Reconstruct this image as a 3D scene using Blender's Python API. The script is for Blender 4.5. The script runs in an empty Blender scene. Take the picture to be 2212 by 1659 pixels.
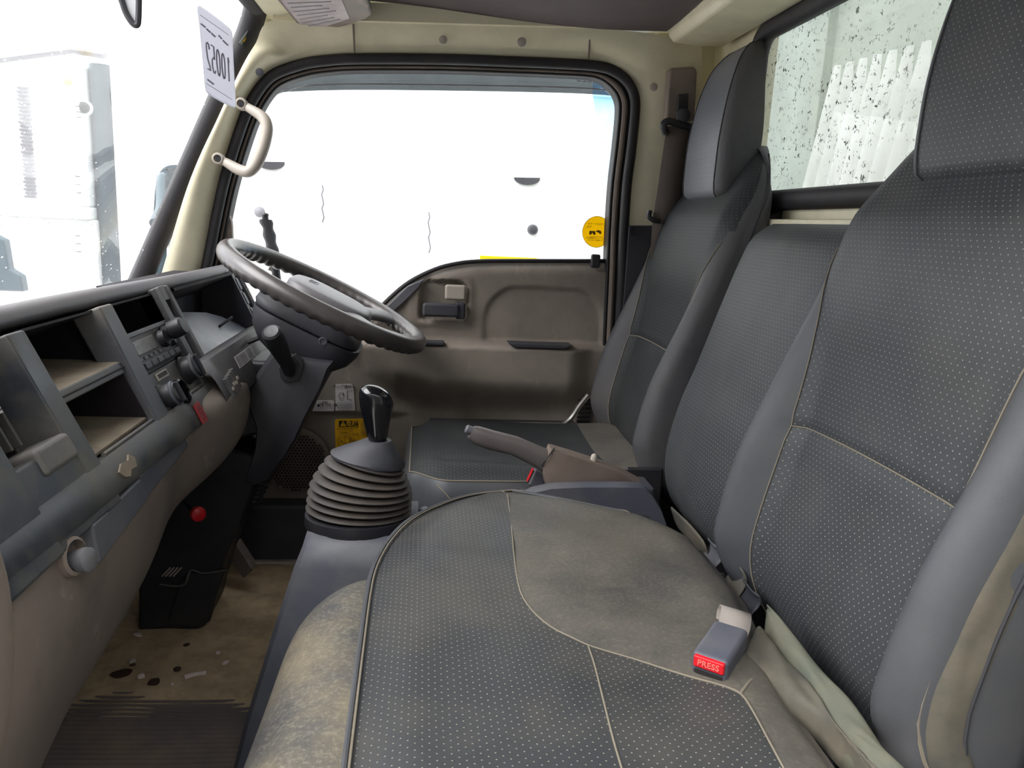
import bpy, bmesh, math, random
from math import sin, cos, pi, sqrt, radians, exp
from mathutils import Vector, Matrix

random.seed(7)
S = bpy.context.scene
COL = S.collection

# ------------------------------------------------------------------ camera, world, exposure
FPX, CX, CY = 1661.0, 1106.0, 829.5          # focal length in pixels of the 2212 x 1659 frame
EYE = Vector((0, 0, 0.9))
_y = Vector((914 - CX, -(475 - CY), -FPX)).normalized()
_u = Vector((sin(.025), cos(.025), 0)); _u = (_u - _y * _u.dot(_y)).normalized()
_x = _y.cross(_u)
ROT = Matrix((_x, _y, _u))                    # camera axes -> cab axes (x rearwards, y to the driver's door, z up)
cam = bpy.data.objects.new('camera', bpy.data.cameras.new('camera'))
cam.data.sensor_width = 36; cam.data.lens = 36 * FPX / 2212
cam.data.clip_start = .02; cam.data.clip_end = 200
cam.matrix_world = Matrix.Translation(EYE) @ ROT.to_4x4()
COL.objects.link(cam); S.camera = cam

w = bpy.data.worlds.new('overcast'); S.world = w; w.use_nodes = True
nt = w.node_tree; bg = nt.nodes['Background']
tc = nt.nodes.new('ShaderNodeTexCoord'); mp = nt.nodes.new('ShaderNodeMapping'); mp.inputs['Scale'].default_value = (1, 1, 2.5)
nz = nt.nodes.new('ShaderNodeTexNoise'); nz.inputs['Scale'].default_value = 1.4; nz.inputs['Detail'].default_value = 3
cr = nt.nodes.new('ShaderNodeValToRGB'); cr.color_ramp.elements[0].color = (.88, .93, 1, 1); cr.color_ramp.elements[1].color = (1, 1, 1, 1)
cr.color_ramp.elements[0].position = .3; cr.color_ramp.elements[1].position = .7
nt.links.new(tc.outputs['Generated'], mp.inputs[0]); nt.links.new(mp.outputs[0], nz.inputs[0]); nt.links.new(nz.outputs[0], cr.inputs[0]); nt.links.new(cr.outputs[0], bg.inputs[0])
bg.inputs[1].default_value = 3.2
S.view_settings.view_transform = 'Standard'; S.view_settings.look = 'None'
S.view_settings.gamma = 1; S.view_settings.use_curve_mapping = False
S.view_settings.exposure = 0.46
S.cycles.use_denoising = True
S.cycles.max_bounces = 10; S.cycles.transparent_max_bounces = 12; S.cycles.diffuse_bounces = 6
S.cycles.sample_clamp_indirect = 8

sun = bpy.data.lights.new('hazy_sun', 'SUN'); sun.energy = 4; sun.angle = radians(50); sun.color = (1, .98, .95)
so = bpy.data.objects.new('hazy_sun', sun); so.rotation_euler = (radians(-48), radians(-18), 0); COL.objects.link(so)
so.rotation_euler = Vector((.8, .35, -1)).to_track_quat('-Z', 'Y').to_euler()

# ------------------------------------------------------------------ helpers
def ray(px, py): return ROT @ Vector((px - CX, -(py - CY), -FPX))
def atY(px, py, Y): d = ray(px, py); return EYE + d * (Y / d.y)
def atX(px, py, X): d = ray(px, py); return EYE + d * (X / d.x)
def atZ(px, py, Z): d = ray(px, py); return EYE + d * ((Z - EYE.z) / d.z)

def lin(*c):
    return tuple((v / 255 / 12.92 if v <= 10 else ((v / 255 + .055) / 1.055) ** 2.4) for v in c) + (1,)

WL = {}
def link(o, parent=None):
    COL.objects.link(o)
    if parent is not None:
        o.parent = parent; o.location = -WL.get(parent.name, Vector((0, 0, 0)))
    return o
def tag(o, label=None, cat=None, group=None, kind=None):
    if label: o['label'] = label
    if cat: o['category'] = cat
    if group: o['group'] = group
    if kind: o['kind'] = kind
    return o
def thing(name, label, cat, loc=(0, 0, 0), group=None, kind=None):
    o = bpy.data.objects.new(name, None); o.empty_display_size = .05; COL.objects.link(o)
    o.location = loc; WL[o.name] = Vector(loc)
    return tag(o, label, cat, group, kind)

class G:
    "collects geometry; made() links it as one mesh object"
    def __init__(s): s.v = []; s.f = []; s.uv = {}
    def add(s, v, f, uv=None):
        b = len(s.v); s.v += [tuple(p) for p in v]
        for q in f: s.f.append(tuple(b + i for i in q))
        if uv:
            for i, t in enumerate(uv): s.uv[b + i] = t
        return s
    def box(s, x0, x1, y0, y1, z0, z1):
        v = [(x, y, z) for x in (x0, x1) for y in (y0, y1) for z in (z0, z1)]
        return s.hexa(v)
    def hexa(s, v):   # order: (0/1)x (0/1)y (0/1)z
        return s.add(v, [(0, 1, 3, 2), (4, 6, 7, 5), (0, 4, 5, 1), (2, 3, 7, 6), (0, 2, 6, 4), (1, 5, 7, 3)])
    def prism(s, pts, vec):
        n = len(pts); vec = Vector(vec); a = [Vector(p) for p in pts]
        return s.add(a + [p + vec for p in a], [tuple(range(n))[::-1], tuple(range(n, 2 * n))] + [(i, (i + 1) % n, n + (i + 1) % n, n + i) for i in range(n)])
    def loft(s, rings, closed=True, caps=True, uvs=None):
        n = len(rings[0]); v = [p for r in rings for p in r]; f = []
        for i in range(len(rings) - 1):
            for j in range(n if closed else n - 1):
                k = (j + 1) % n; f.append((i * n + j, i * n + k, (i + 1) * n + k, (i + 1) * n + j))
        if caps and closed:
            f.append(tuple(range(n))[::-1]); f.append(tuple((len(rings) - 1) * n + j for j in range(n)))
        return s.add(v, f, uvs)
    def tube(s, path, r=.005, n=10, closed=False, flat=1.0, up=None, wave=None):
        P = [Vector(p) for p in path]; m = len(P); rings = []
        ref = Vector(up) if up else None; prevn = None
        for i in range(m):
            a = P[(i - 1) % m] if closed or i > 0 else P[i]; b = P[(i + 1) % m] if closed or i < m - 1 else P[i]
            t = (b - a); t = t.normalized() if t.length > 1e-9 else Vector((0, 0, 1))
            if ref is not None: nn = ref - t * ref.dot(t)
            elif prevn is None:
                h = Vector((0, 0, 1)) if abs(t.z) < .9 else Vector((1, 0, 0)); nn = h - t * h.dot(t)
            else: nn = prevn - t * prevn.dot(t)
            nn.normalize(); prevn = nn; bb = t.cross(nn)
            rr = r[i] if isinstance(r, (list, tuple)) else r
            ring = []
            for k in range(n):
                q = 2 * pi * k / n; e = rr * (1 + (wave(i, q) if wave else 0))
                ring.append(P[i] + nn * cos(q) * e * flat + bb * sin(q) * e)
            rings.append(ring)
        if closed: rings.append(rings[0])
        return s.loft(rings, True, not closed)
    def lathe(s, prof, o=(0, 0, 0), ax=(0, 0, 1), n=20):
        ax = Vector(ax).normalized(); h = Vector((0, 0, 1)) if abs(ax.z) < .9 else Vector((1, 0, 0))
        e1 = (h - ax * h.dot(ax)).normalized(); e2 = ax.cross(e1); o = Vector(o)
        return s.loft([[o + ax * z + (e1 * cos(2 * pi * k / n) + e2 * sin(2 * pi * k / n)) * r for k in range(n)] for r, z in prof])
    def made(s, name, m, parent=None, bevel=0, seg=2, sub=0, smooth=True, sharp=38, kind=None, label=None):
        me = bpy.data.meshes.new(name); me.from_pydata(s.v, [], s.f)
        if s.uv:
            L = me.uv_layers.new(name='UVMap')
            for lp in me.loops: L.data[lp.index].uv = s.uv.get(lp.vertex_index, (0, 0))
        me.materials.append(m)
        bm = bmesh.new(); bm.from_mesh(me); bmesh.ops.recalc_face_normals(bm, faces=bm.faces); bm.to_mesh(me); bm.free()
        if smooth:
            me.polygons.foreach_set('use_smooth', [True] * len(me.polygons)); me.set_sharp_from_angle(angle=radians(sharp))
        o = bpy.data.objects.new(name, me); link(o, parent)
        if sub:
            md = o.modifiers.new('s', 'SUBSURF'); md.levels = sub; md.render_levels = sub
        if bevel:
            md = o.modifiers.new('b', 'BEVEL'); md.width = bevel; md.segments = seg; md.limit_method = 'ANGLE'; md.angle_limit = radians(35)
            md.harden_normals = True
        if kind: o['kind'] = kind
        if label: o['label'] = label
        return o

def lerp(tab, x):
    "piecewise table [(x, v)...] with smooth steps"
    if x <= tab[0][0]: return tab[0][1]
    for (a, u), (b, v) in zip(tab, tab[1:]):
        if x <= b: return u + (v - u) * (x - a) / (b - a)
    return tab[-1][1]
def spl(tab, x):
    "Catmull-Rom through table"
    n = len(tab)
    if x <= tab[0][0]: return tab[0][1]
    if x >= tab[-1][0]: return tab[-1][1]
    for i in range(n - 1):
        if x <= tab[i + 1][0]:
            x1, y1 = tab[i]; x2, y2 = tab[i + 1]
            m1 = (y2 - tab[i - 1][1]) / (x2 - tab[i - 1][0]) if i > 0 else (y2 - y1) / (x2 - x1)
            m2 = (tab[i + 2][1] - y1) / (tab[i + 2][0] - x1) if i < n - 2 else (y2 - y1) / (x2 - x1)
            h = x2 - x1; t = (x - x1) / h
            return (2*t**3 - 3*t*t + 1) * y1 + (t**3 - 2*t*t + t) * h * m1 + (3*t*t - 2*t**3) * y2 + (t**3 - t*t) * h * m2
def curve(pts, per=6, closed=False):
    "Catmull-Rom through points"
    P = [Vector(p) for p in pts]; n = len(P); out = []
    for i in range(n if closed else n - 1):
        p0 = P[(i - 1) % n] if closed or i > 0 else P[0] * 2 - P[1]
        p1 = P[i]; p2 = P[(i + 1) % n]
        p3 = P[(i + 2) % n] if closed or i < n - 2 else P[-1] * 2 - P[-2]
        for k in range(per):
            t = k / per
            out.append(.5 * ((2 * p1) + (p2 - p0) * t + (2 * p0 - 5 * p1 + 4 * p2 - p3) * t * t + (3 * p1 - p0 - 3 * p2 + p3) * t ** 3))
    if not closed: out.append(P[-1])
    return out
def sm(a, b, x):
    t = max(0, min(1, (x - a) / (b - a))); return t * t * (3 - 2 * t)

# ------------------------------------------------------------------ materials
class N:
    def __init__(s, m):
        s.m = m; m.use_nodes = True; s.t = m.node_tree; s.n = s.t.nodes; s.b = s.n['Principled BSDF']; s.out = s.n['Material Output']
    def new(s, k, **a):
        x = s.n.new('ShaderNode' + k)
        for q, v in a.items(): setattr(x, q, v)
        return x
    def l(s, a, b): s.t.links.new(a, b)
    def noise(s, scale, detail=4, rough=.6, co=None, vec=None):
        t = s.new('TexNoise'); t.inputs['Scale'].default_value = scale; t.inputs['Detail'].default_value = detail; t.inputs['Roughness'].default_value = rough
        if co is None: co = s.new('TexCoord').outputs['Object']
        if vec:
            mp = s.new('Mapping'); mp.inputs['Scale'].default_value = vec; s.l(co, mp.inputs[0]); co = mp.outputs[0]
        s.l(co, t.inputs[0]); return t.outputs['Fac']
    def ramp(s, x, a, b, ca=(0, 0, 0, 1), cb=(1, 1, 1, 1)):
        r = s.new('ValToRGB'); r.color_ramp.elements[0].position = a; r.color_ramp.elements[1].position = b
        r.color_ramp.elements[0].color = ca; r.color_ramp.elements[1].color = cb; s.l(x, r.inputs[0]); return r.outputs[0]
    def mix(s, f, a, b):
        m = s.new('Mix', data_type='RGBA')
        for sock, v in ((m.inputs[0], f), (m.inputs[6], a), (m.inputs[7], b)):
            if hasattr(v, 'links') or isinstance(v, bpy.types.NodeSocket): s.l(v, sock)
            else: sock.default_value = v
        return m.outputs[2]
    def math(s, op, a, b=0.0, c=None):
        m = s.new('Math', operation=op)
        for i, v in enumerate((a, b) + ((c,) if c is not None else ())):
            if isinstance(v, bpy.types.NodeSocket): s.l(v, m.inputs[i])
            else: m.inputs[i].default_value = v
        return m.outputs[0]

def plastic(name, col, rough=.55, dust=0, dcol=None, dscale=6, bump=.15, bscale=900, spec=.4, metal=0, var=.12, scuff=0, mott=0):
    n = N(bpy.data.materials.new(name)); c = n.b.inputs
    base = n.mix(n.ramp(n.noise(9, 5), .3, .7), tuple(v * (1 - var) for v in col[:3]) + (1,), tuple(min(1, v * (1 + var)) for v in col[:3]) + (1,))
    if scuff:
        sc_ = n.math('MULTIPLY', n.ramp(n.noise(9, 6, .7, vec=(3, .8, 1)), .60, .68), scuff)
        base = n.mix(sc_, base, lin(176, 162, 144))
        base = n.mix(n.math('MULTIPLY', n.ramp(n.noise(5, 5, .7), .56, .66), scuff), base, tuple(v * .55 for v in col[:3]) + (1,))
    if dust:
        f = n.math('MULTIPLY', n.ramp(n.noise(dscale, 7, .68), .42, .72), dust)
        base = n.mix(f, base, dcol or lin(140, 125, 104))
        c['Roughness'].default_value = rough
        n.l(n.math('ADD', n.math('MULTIPLY', f, .9 - rough), rough), c['Roughness'])
    else: c['Roughness'].default_value = rough
    if mott:
        base = n.mix(n.math('MULTIPLY', n.ramp(n.noise(190, 5, .75), .48, .70), mott), base, lin(176, 168, 150))
        base = n.mix(n.math('MULTIPLY', n.ramp(n.noise(26, 5, .7), .50, .62), mott * .7), base, lin(78, 72, 68))
    n.l(base, c['Base Color']); c['Specular IOR Level'].default_value = spec; c['Metallic'].default_value = metal
    if bump:
        b = n.new('Bump'); b.inputs['Strength'].default_value = bump; b.inputs['Distance'].default_value = .0006
        n.l(n.noise(bscale, 2), b.inputs['Height']); n.l(b.outputs[0], c['Normal'])
    return n.m

def perforated(name, col, dot, pu=.010, pv=.0065, r=.11, dust=.35, dcol=None, rough=.5, wave=0, dscale=5):
    "leather cloth with staggered punched dots laid out in metres on the UV map"
    n = N(bpy.data.materials.new(name)); c = n.b.inputs
    uv = n.new('TexCoord').outputs['UV']; sp = n.new('SeparateXYZ'); n.l(uv, sp.inputs[0])
    v = n.math('DIVIDE', sp.outputs[1], pv); row = n.math('FLOOR', v); fv = n.math('SUBTRACT', n.math('SUBTRACT', v, row), .5)
    u = n.math('ADD', n.math('DIVIDE', sp.outputs[0], pu), n.math('MULTIPLY', n.math('MODULO', n.math('ABSOLUTE', row), 2.0), .5))
    fu = n.math('SUBTRACT', n.math('FRACT', n.math('ADD', u, 100.0)), .5)
    dx = n.math('MULTIPLY', fu, pu * 1000); dy = n.math('MULTIPLY', fv, pv * 1000)
    d = n.math('SQRT', n.math('ADD', n.math('MULTIPLY', dx, dx), n.math('MULTIPLY', dy, dy)))   # mm
    mask = n.ramp(d, r * .55 * 10, r * 10) ; inv = n.math('SUBTRACT', 1.0, mask)
    base = n.mix(n.ramp(n.noise(7, 5), .3, .7), tuple(q * .86 for q in col[:3]) + (1,), tuple(q * 1.14 for q in col[:3]) + (1,))
    f = n.math('MULTIPLY', n.ramp(n.noise(dscale, 7, .66), .46, .74), dust)
    base = n.mix(f, base, dcol or lin(128, 122, 108))
    n.l(n.mix(n.math('MULTIPLY', inv, .85), base, dot), c['Base Color'])
    c['Roughness'].default_value = rough; c['Specular IOR Level'].default_value = .35
    b = n.new('Bump'); b.inputs['Strength'].default_value = .5; b.inputs['Distance'].default_value = .0006
    h = n.math('ADD', mask, n.math('MULTIPLY', n.noise(700, 2), .5))
    n.l(h, b.inputs['Height']); n.l(b.outputs[0], c['Normal'])
    return n.m

def glass(name, tint=(1, 1, 1, 1), dirt=0, gloss=.06, speck=False, drops=False, dirtcol=lin(205, 208, 200)):
    n = N(bpy.data.materials.new(name)); n.n.remove(n.b)
    tr = n.new('BsdfTransparent'); tr.inputs[0].default_value = tint
    gl = n.new('BsdfGlossy'); gl.inputs['Roughness'].default_value = .02
    lw = n.new('LayerWeight'); lw.inputs[0].default_value = .35
    m = n.new('MixShader'); n.l(n.math('MULTIPLY', lw.outputs['Fresnel'], .22), m.inputs[0]); n.l(tr.outputs[0], m.inputs[1]); n.l(gl.outputs[0], m.inputs[2])
    last = m.outputs[0]
    if dirt:
        df = n.new('BsdfDiffuse'); df.inputs[0].default_value = dirtcol; tl = n.new('BsdfTranslucent'); tl.inputs[0].default_value = dirtcol
        md = n.new('MixShader'); md.inputs[0].default_value = .6; n.l(df.outputs[0], md.inputs[1]); n.l(tl.outputs[0], md.inputs[2])
        f = n.math('ADD', n.math('MULTIPLY', n.ramp(n.noise(5, 6, .6, vec=(1, 1, .35)), .25, .8), dirt * .55), dirt * .5)
        m2 = n.new('MixShader'); n.l(f, m2.inputs[0]); n.l(last, m2.inputs[1]); n.l(md.outputs[0], m2.inputs[2]); last = m2.outputs[0]
    if speck:
        dk = n.new('BsdfDiffuse'); dk.inputs[0].default_value = lin(52, 60, 52)
        f = n.math('MULTIPLY', n.ramp(n.noise(95, 3, .7), .622, .645), n.ramp(n.noise(6, 2), .38, .58))
        m3 = n.new('MixShader'); n.l(f, m3.inputs[0]); n.l(last, m3.inputs[1]); n.l(dk.outputs[0], m3.inputs[2]); last = m3.outputs[0]
    if drops:
        for sc_, th, col_ in ((70, .13, lin(250, 252, 255)), (85, .12, lin(96, 108, 112))):
            vo = n.new('TexVoronoi'); vo.inputs['Scale'].default_value = sc_; mp = n.new('Mapping'); mp.inputs['Location'].default_value = (sc_, 3, 7); mp.inputs['Rotation'].default_value = (.5, 0, 0); mp.inputs['Scale'].default_value = (1, .6, 1.3)
            n.l(n.new('TexCoord').outputs['Object'], mp.inputs[0]); n.l(mp.outputs[0], vo.inputs[0])
            d_ = n.new('BsdfTranslucent'); d_.inputs[0].default_value = col_
            f = n.math('MULTIPLY', n.math('SUBTRACT', 1.0, n.ramp(vo.outputs['Distance'], th * .7, th)), n.ramp(n.noise(5, 3), .42, .6))
            m4 = n.new('MixShader'); n.l(n.math('MULTIPLY', f, .8), m4.inputs[0]); n.l(last, m4.inputs[1]); n.l(d_.outputs[0], m4.inputs[2]); last = m4.outputs[0]
    n.l(last, n.out.inputs[0]); return n.m

def sheetmat(nm='thin_translucent_paper', c=lin(222, 222, 228)):
    n = N(bpy.data.materials.new(nm)); df = n.new('BsdfDiffuse'); tl = n.new('BsdfTranslucent')
    df.inputs[0].default_value = c; tl.inputs[0].default_value = c; m = n.new('MixShader'); m.inputs[0].default_value = .5
    n.l(df.outputs[0], m.inputs[1]); n.l(tl.outputs[0], m.inputs[2]); n.l(m.outputs[0], n.out.inputs[0]); return n.m

M = {}
M['cream'] = plastic('cream_paint', lin(212, 205, 178), .42, .12, lin(160, 140, 105), 3, .05, 300)
M['seal'] = plastic('black_rubber', lin(34, 32, 36), .6, .15, lin(90, 84, 76), 14, .1, 400)
M['black'] = plastic('black_plastic', lin(36, 36, 41), .42, .12, lin(96, 90, 80), 10, .12, 700)
M['gloss'] = plastic('glossy_black', lin(14, 15, 18), .12, .0, None, 10, 0, 700, spec=.6)
M['dash'] = plastic('charcoal_dash_plastic', lin(72, 72, 77), .5, .38, lin(146, 136, 116), 7, .2, 900)
M['dashtop'] = plastic('grained_dash_top', lin(84, 82, 86), .5, .15, lin(160, 150, 130), 6, .35, 1400)
M['fascia'] = plastic('blue_black_fascia', lin(52, 54, 60), .42, .6, lin(112, 106, 92), 9, .15, 900)
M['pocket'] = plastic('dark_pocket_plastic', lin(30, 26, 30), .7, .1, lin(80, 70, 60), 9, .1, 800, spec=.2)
M['pocketfloor'] = plastic('dusty_pocket_floor', lin(120, 108, 94), .8, .6, lin(160, 146, 124), 18, .15, 800)
M['greige'] = plastic('grey_brown_trim', lin(112, 101, 95), .55, .32, lin(158, 140, 116), 4, .22, 1100, scuff=.4)
M['door'] = plastic('door_trim_plastic', lin(134, 125, 116), .58, .42, lin(100, 90, 83), 4, .28, 1100, scuff=.28)
M['slate'] = plastic('slate_plastic', lin(78, 80, 90), .48, .2, lin(150, 144, 128), 8, .2, 1000)
M['slatedark'] = plastic('dark_slate_plastic', lin(52, 53, 60), .5, .12, lin(120, 112, 100), 8, .2, 1000)
M['headliner'] = plastic('headliner_board', lin(84, 74, 76), .85, .2, lin(110, 100, 90), 5, .3, 500)
M['wheel'] = plastic('worn_wheel_vinyl', lin(70, 66, 66), .3, .15, lin(120, 108, 98), 9, .05, 500, spec=.6)
M['hub'] = plastic('steering_hub_vinyl', lin(104, 102, 106), .42, .1, lin(130, 122, 112), 9, .08, 900)
M['leather'] = plastic('plain_seat_leather', lin(68, 70, 75), .48, .18, lin(112, 106, 96), 4, .3, 700)
M['leatherdk'] = plastic('dark_seat_side_leather', lin(66, 66, 70), .55, .2, lin(120, 110, 96), 5, .3, 700)
M['leathertan'] = plastic('dusty_seat_front_leather', lin(74, 73, 72), .6, .85, lin(132, 120, 98), 7, .9, 420, mott=.32)
M['plainmid'] = plastic('dusty_plain_leather', lin(70, 68, 65), .55, .5, lin(112, 103, 88), 4.5, .25, 700, mott=.12)
M['perf'] = perforated('perforated_leather', lin(58, 60, 63), lin(146, 144, 136), dust=.22, dcol=lin(108, 103, 92))
M['perfc'] = perforated('perforated_cushion_leather', lin(50, 51, 53), lin(136, 132, 120), dust=.32, dcol=lin(98, 92, 80))
M['perfdark'] = perforated('dark_perforated_leather', lin(38, 40, 42), lin(98, 99, 98), pu=.0085, pv=.0075, r=.10, dust=.06, rough=.58)
M['perfsheen'] = perforated('sheen_painted_perforated_leather', lin(100, 101, 108), lin(52, 52, 60), pu=.006, pv=.0105, r=.10, dust=.08, rough=.42)  # silvery light sheen of the headrest painted into the base colour
M['thread'] = plastic('beige_thread', lin(122, 114, 100), .8, 0, None, 5, 0)
M['threadk'] = plastic('dark_piping', lin(50, 50, 54), .7, 0, None, 5, 0)
M['web'] = plastic('seat_belt_webbing', lin(92, 82, 76), .7, .1, lin(120, 110, 96), 9, .4, 1600)
M['weblight'] = plastic('pale_buckle_strap', lin(138, 130, 124), .6, .1, lin(120, 110, 96), 9, .2, 1600)
M['inklight'] = plastic('pale_grey_ink', lin(150, 148, 158), .6, 0, None, 3, 0)
M['sheetgrey'] = plastic('galvanised_sheet', lin(176, 180, 178), .5, .2, lin(140, 146, 140), 3, 0)
M['red'] = plastic('red_plastic', lin(205, 28, 38), .35, .0, None, 8, 0)
M['redlabel'] = plastic('red_label', lin(150, 42, 46), .5, .2, lin(120, 60, 56), 30, 0)
M['mat'] = plastic('ribbed_rubber_mat', lin(92, 84, 84), .6, .6, lin(150, 130, 104), 3.2, .25, 500)
M['sand'] = plastic('dried_mud_on_mat', lin(184, 162, 130), .92, .8, lin(128, 106, 82), 7, .9, 260, spec=.15, mott=.3)
M['white'] = plastic('white_paint', lin(236, 238, 238), .4, .0, None, 3, 0)
M['bluewhite'] = plastic('pale_blue_paint', lin(150, 190, 226), .5, 0, None, 3, 0)
M['paper'] = plastic('white_paper', lin(214, 214, 224), .8, 0, None, 3, 0)
M['whitelabel'] = plastic('white_label', lin(205, 200, 200), .6, .0, None, 3, 0)
M['yellow'] = plastic('yellow_sticker', lin(228, 172, 10), .5, 0, None, 3, 0, var=.03)
M['ink'] = plastic('black_ink', lin(36, 34, 34), .6, 0, None, 3, 0)
M['inkgrey'] = plastic('grey_ink', lin(120, 118, 124), .6, 0, None, 3, 0)
M['inkbrown'] = plastic('brown_ink', lin(112, 84, 20), .6, 0, None, 3, 0)
M['metal'] = plastic('dull_steel', lin(140, 138, 134), .35, .2, lin(90, 70, 50), 20, 0, metal=.8)
M['pipe'] = plastic('grey_blue_duct', lin(64, 76, 84), .35, .1, lin(60, 66, 74), 2, 0)
M['mirrorshell'] = plastic('mirror_shell', lin(52, 74, 84), .4, 0, None, 2, 0)
M['amber'] = plastic('amber_lens', lin(230, 190, 120), .3, 0, None, 2, 0)
M['grab'] = plastic('beige_grab_handle', lin(166, 158, 148), .42, .12, lin(150, 130, 104), 12, .1, 800)
M['litter'] = plastic('pale_litter', lin(206, 192, 186), .8, .2, lin(150, 130, 110), 60, 0)
M['soil'] = plastic('dark_soil', lin(62, 44, 34), .9, 0, None, 60, .5, 300)
M['crumple'] = plastic('dusty_seat_cloth', lin(74, 72, 66), .7, .6, lin(118, 108, 90), 8, .3, 500)
M['flap'] = plastic('green_grey_cloth', lin(84, 88, 78), .65, .5, lin(122, 114, 94), 8, .3, 500)
M['concrete'] = plastic('yard_ground', lin(222, 220, 216), .9, .3, lin(190, 186, 178), 1.2, .3, 60)
M['bedgrey'] = plastic('grey_green_panel', lin(132, 142, 136), .6, .3, lin(168, 166, 150), 2, 0)
M['label2'] = plastic('worn_visor_label', lin(176, 166, 166), .7, .5, lin(128, 116, 110), 22, 0)
M['sheet'] = sheetmat(); M['yellowpale'] = sheetmat('thin_yellow_sticker', lin(255, 226, 40))
M['gripgrey'] = plastic('grey_grip', lin(84, 78, 78), .4, .15, lin(130, 122, 112), 9, .1, 900)
M['glass'] = glass('clear_glass')
M['wglass'] = glass('rain_spotted_windshield', dirt=.05, dirtcol=lin(240, 242, 244), drops=True)
M['rglass'] = glass('grimy_rear_glass', dirt=.38, speck=True, dirtcol=lin(200, 202, 190))
M['smoke'] = glass('smoked_acrylic', tint=lin(82, 86, 88), dirt=.3, dirtcol=lin(58, 64, 66))
# ================================================================== the yard outside
G().box(-12, 12, -2.5, -2.3, -.86, 3.0).made('wall_added_blocker', plastic('dark_blocker_wall', lin(88, 84, 80), .8, .3, lin(120, 112, 100), 1, .2, 60), smooth=False, kind='structure')  # unseen wall added behind the camera to block near-side skylight
gr = G().box(-30, 30, -30, 30, -.95, -.85).made('ground', M['concrete'], smooth=False, kind='structure')
# white truck standing alongside, seen through the driver's window
YB = 3.3
XB = -1.222
bt = thing('white_truck_body', 'white truck body standing close beyond the driver window', 'truck', (0, YB, -.8))
g = G(); a = atY(1283, 200, YB); b = atY(1330, 450, YB)
g.prism([(XB, YB, -.6), (b.x + (b.x - a.x) * .9, YB, -.6), (b.x + .02, YB, b.z - .1), (a.x, YB, a.z + .0), (a.x - .02, YB, 2.6), (XB, YB, 2.6)], (0, .5, 0))
g.made('body_panel', M['white'], bt, bevel=.03)
for px, py in ((585, 351), (1138, 385)):
    c = atY(px, py, YB); g = G()
    g.prism([c + Vector((.055 * cos(t), -.012, -.028 * abs(sin(t)) if sin(t) > 0 else .004)) for t in [pi * k / 10 for k in range(11)]], (0, .012, 0)); g.made('slot_cover', M['slatedark'], bt)
c = atY(1150, 496, YB); G().lathe([(.022, 0), (.022, .02), (.016, .035), (.004, .038)], c, (0, -1, 0)).made('lock_knob', M['slatedark'], bt)
c = atY(562, 458, YB); G().lathe([(.020, 0), (.022, .012), (.010, .02), (.002, .021)], c, (0, -1, 0), 10).made('bracket', M['inkgrey'], bt)
a0, a1 = atY(1037, 551, YB), atY(1160, 567, YB)
G().box(a0.x, a1.x, YB - .004, YB, a0.z - .045, a0.z - .002).made('yellow_tape', M['yellowpale'], bt)
for px, y0, y1 in ((696, 400, 480), (926, 458, 546)):
    p0, p1 = atY(px, y0, YB), atY(px + 2, y1, YB)
    G().tube([p0 + Vector((.004 * sin(k * 2.1), -.002, 0)) + (p1 - p0) * (k / 8) for k in range(9)], .0028, 6).made('rust_streak', M['inkgrey'], bt)
# blue wall further back
bb = thing('blue_container', 'pale blue container wall behind the white truck body', 'container', (2.2, 5.2, -.85))
G().box(.9, 4.2, 5.2, 5.4, -.85, 1.92).made('wall_panel', M['bluewhite'], bb, bevel=.01)
G().box(.9, 4.2, 5.14, 5.2, 1.74, 1.92).made('top_rail', M['bluewhite'], bb, bevel=.01)
# second white truck ahead, seen through the windshield
YT = 3.3
tr = thing('white_box_truck', 'white box truck ahead with a hinged side door and mesh vent', 'truck', (-1.5, YT, -.8))
p = atY(178, 150, YT); q = atY(186, 640, YT)
G().box(-3.6, p.x - .005, YT, YT + .3, atY(100, 443, YT).z, atY(100, 132, YT).z).made('upper_door', M['white'], tr, bevel=.01)
G().box(-3.6, p.x, YT - .05, YT + .3, atY(100, 470, YT).z, atY(100, 443, YT).z).made('door_rail', M['white'], tr, bevel=.008)
G().box(-3.6, p.x + .01, YT + .01, YT + .3, -.86, atY(100, 470, YT).z).made('lower_panel', M['white'], tr, bevel=.01)
x0, x1 = atY(183, 300, YT).x, atY(233, 300, YT).x
r = (x1 - x0) / 2
G().lathe([(r, -.7), (r, atY(200, 132, YT).z)], ((x0 + x1) / 2, YT + .08, 0), (0, 0, 1), 28).made('exhaust_duct', M['pipe'], tr)
g = G(); a, b, c = atY(0, 131, YT), atY(160, 118, YT), atY(232, 122, YT)
g.tube([(a.x - .3, YT - .02, a.z - .01), (a.x, YT - .02, a.z), (b.x, YT - .02, b.z + .012), (c.x, YT - .02, c.z)], .013, 8).made('roof_gutter', M['inkgrey'], tr)
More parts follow.
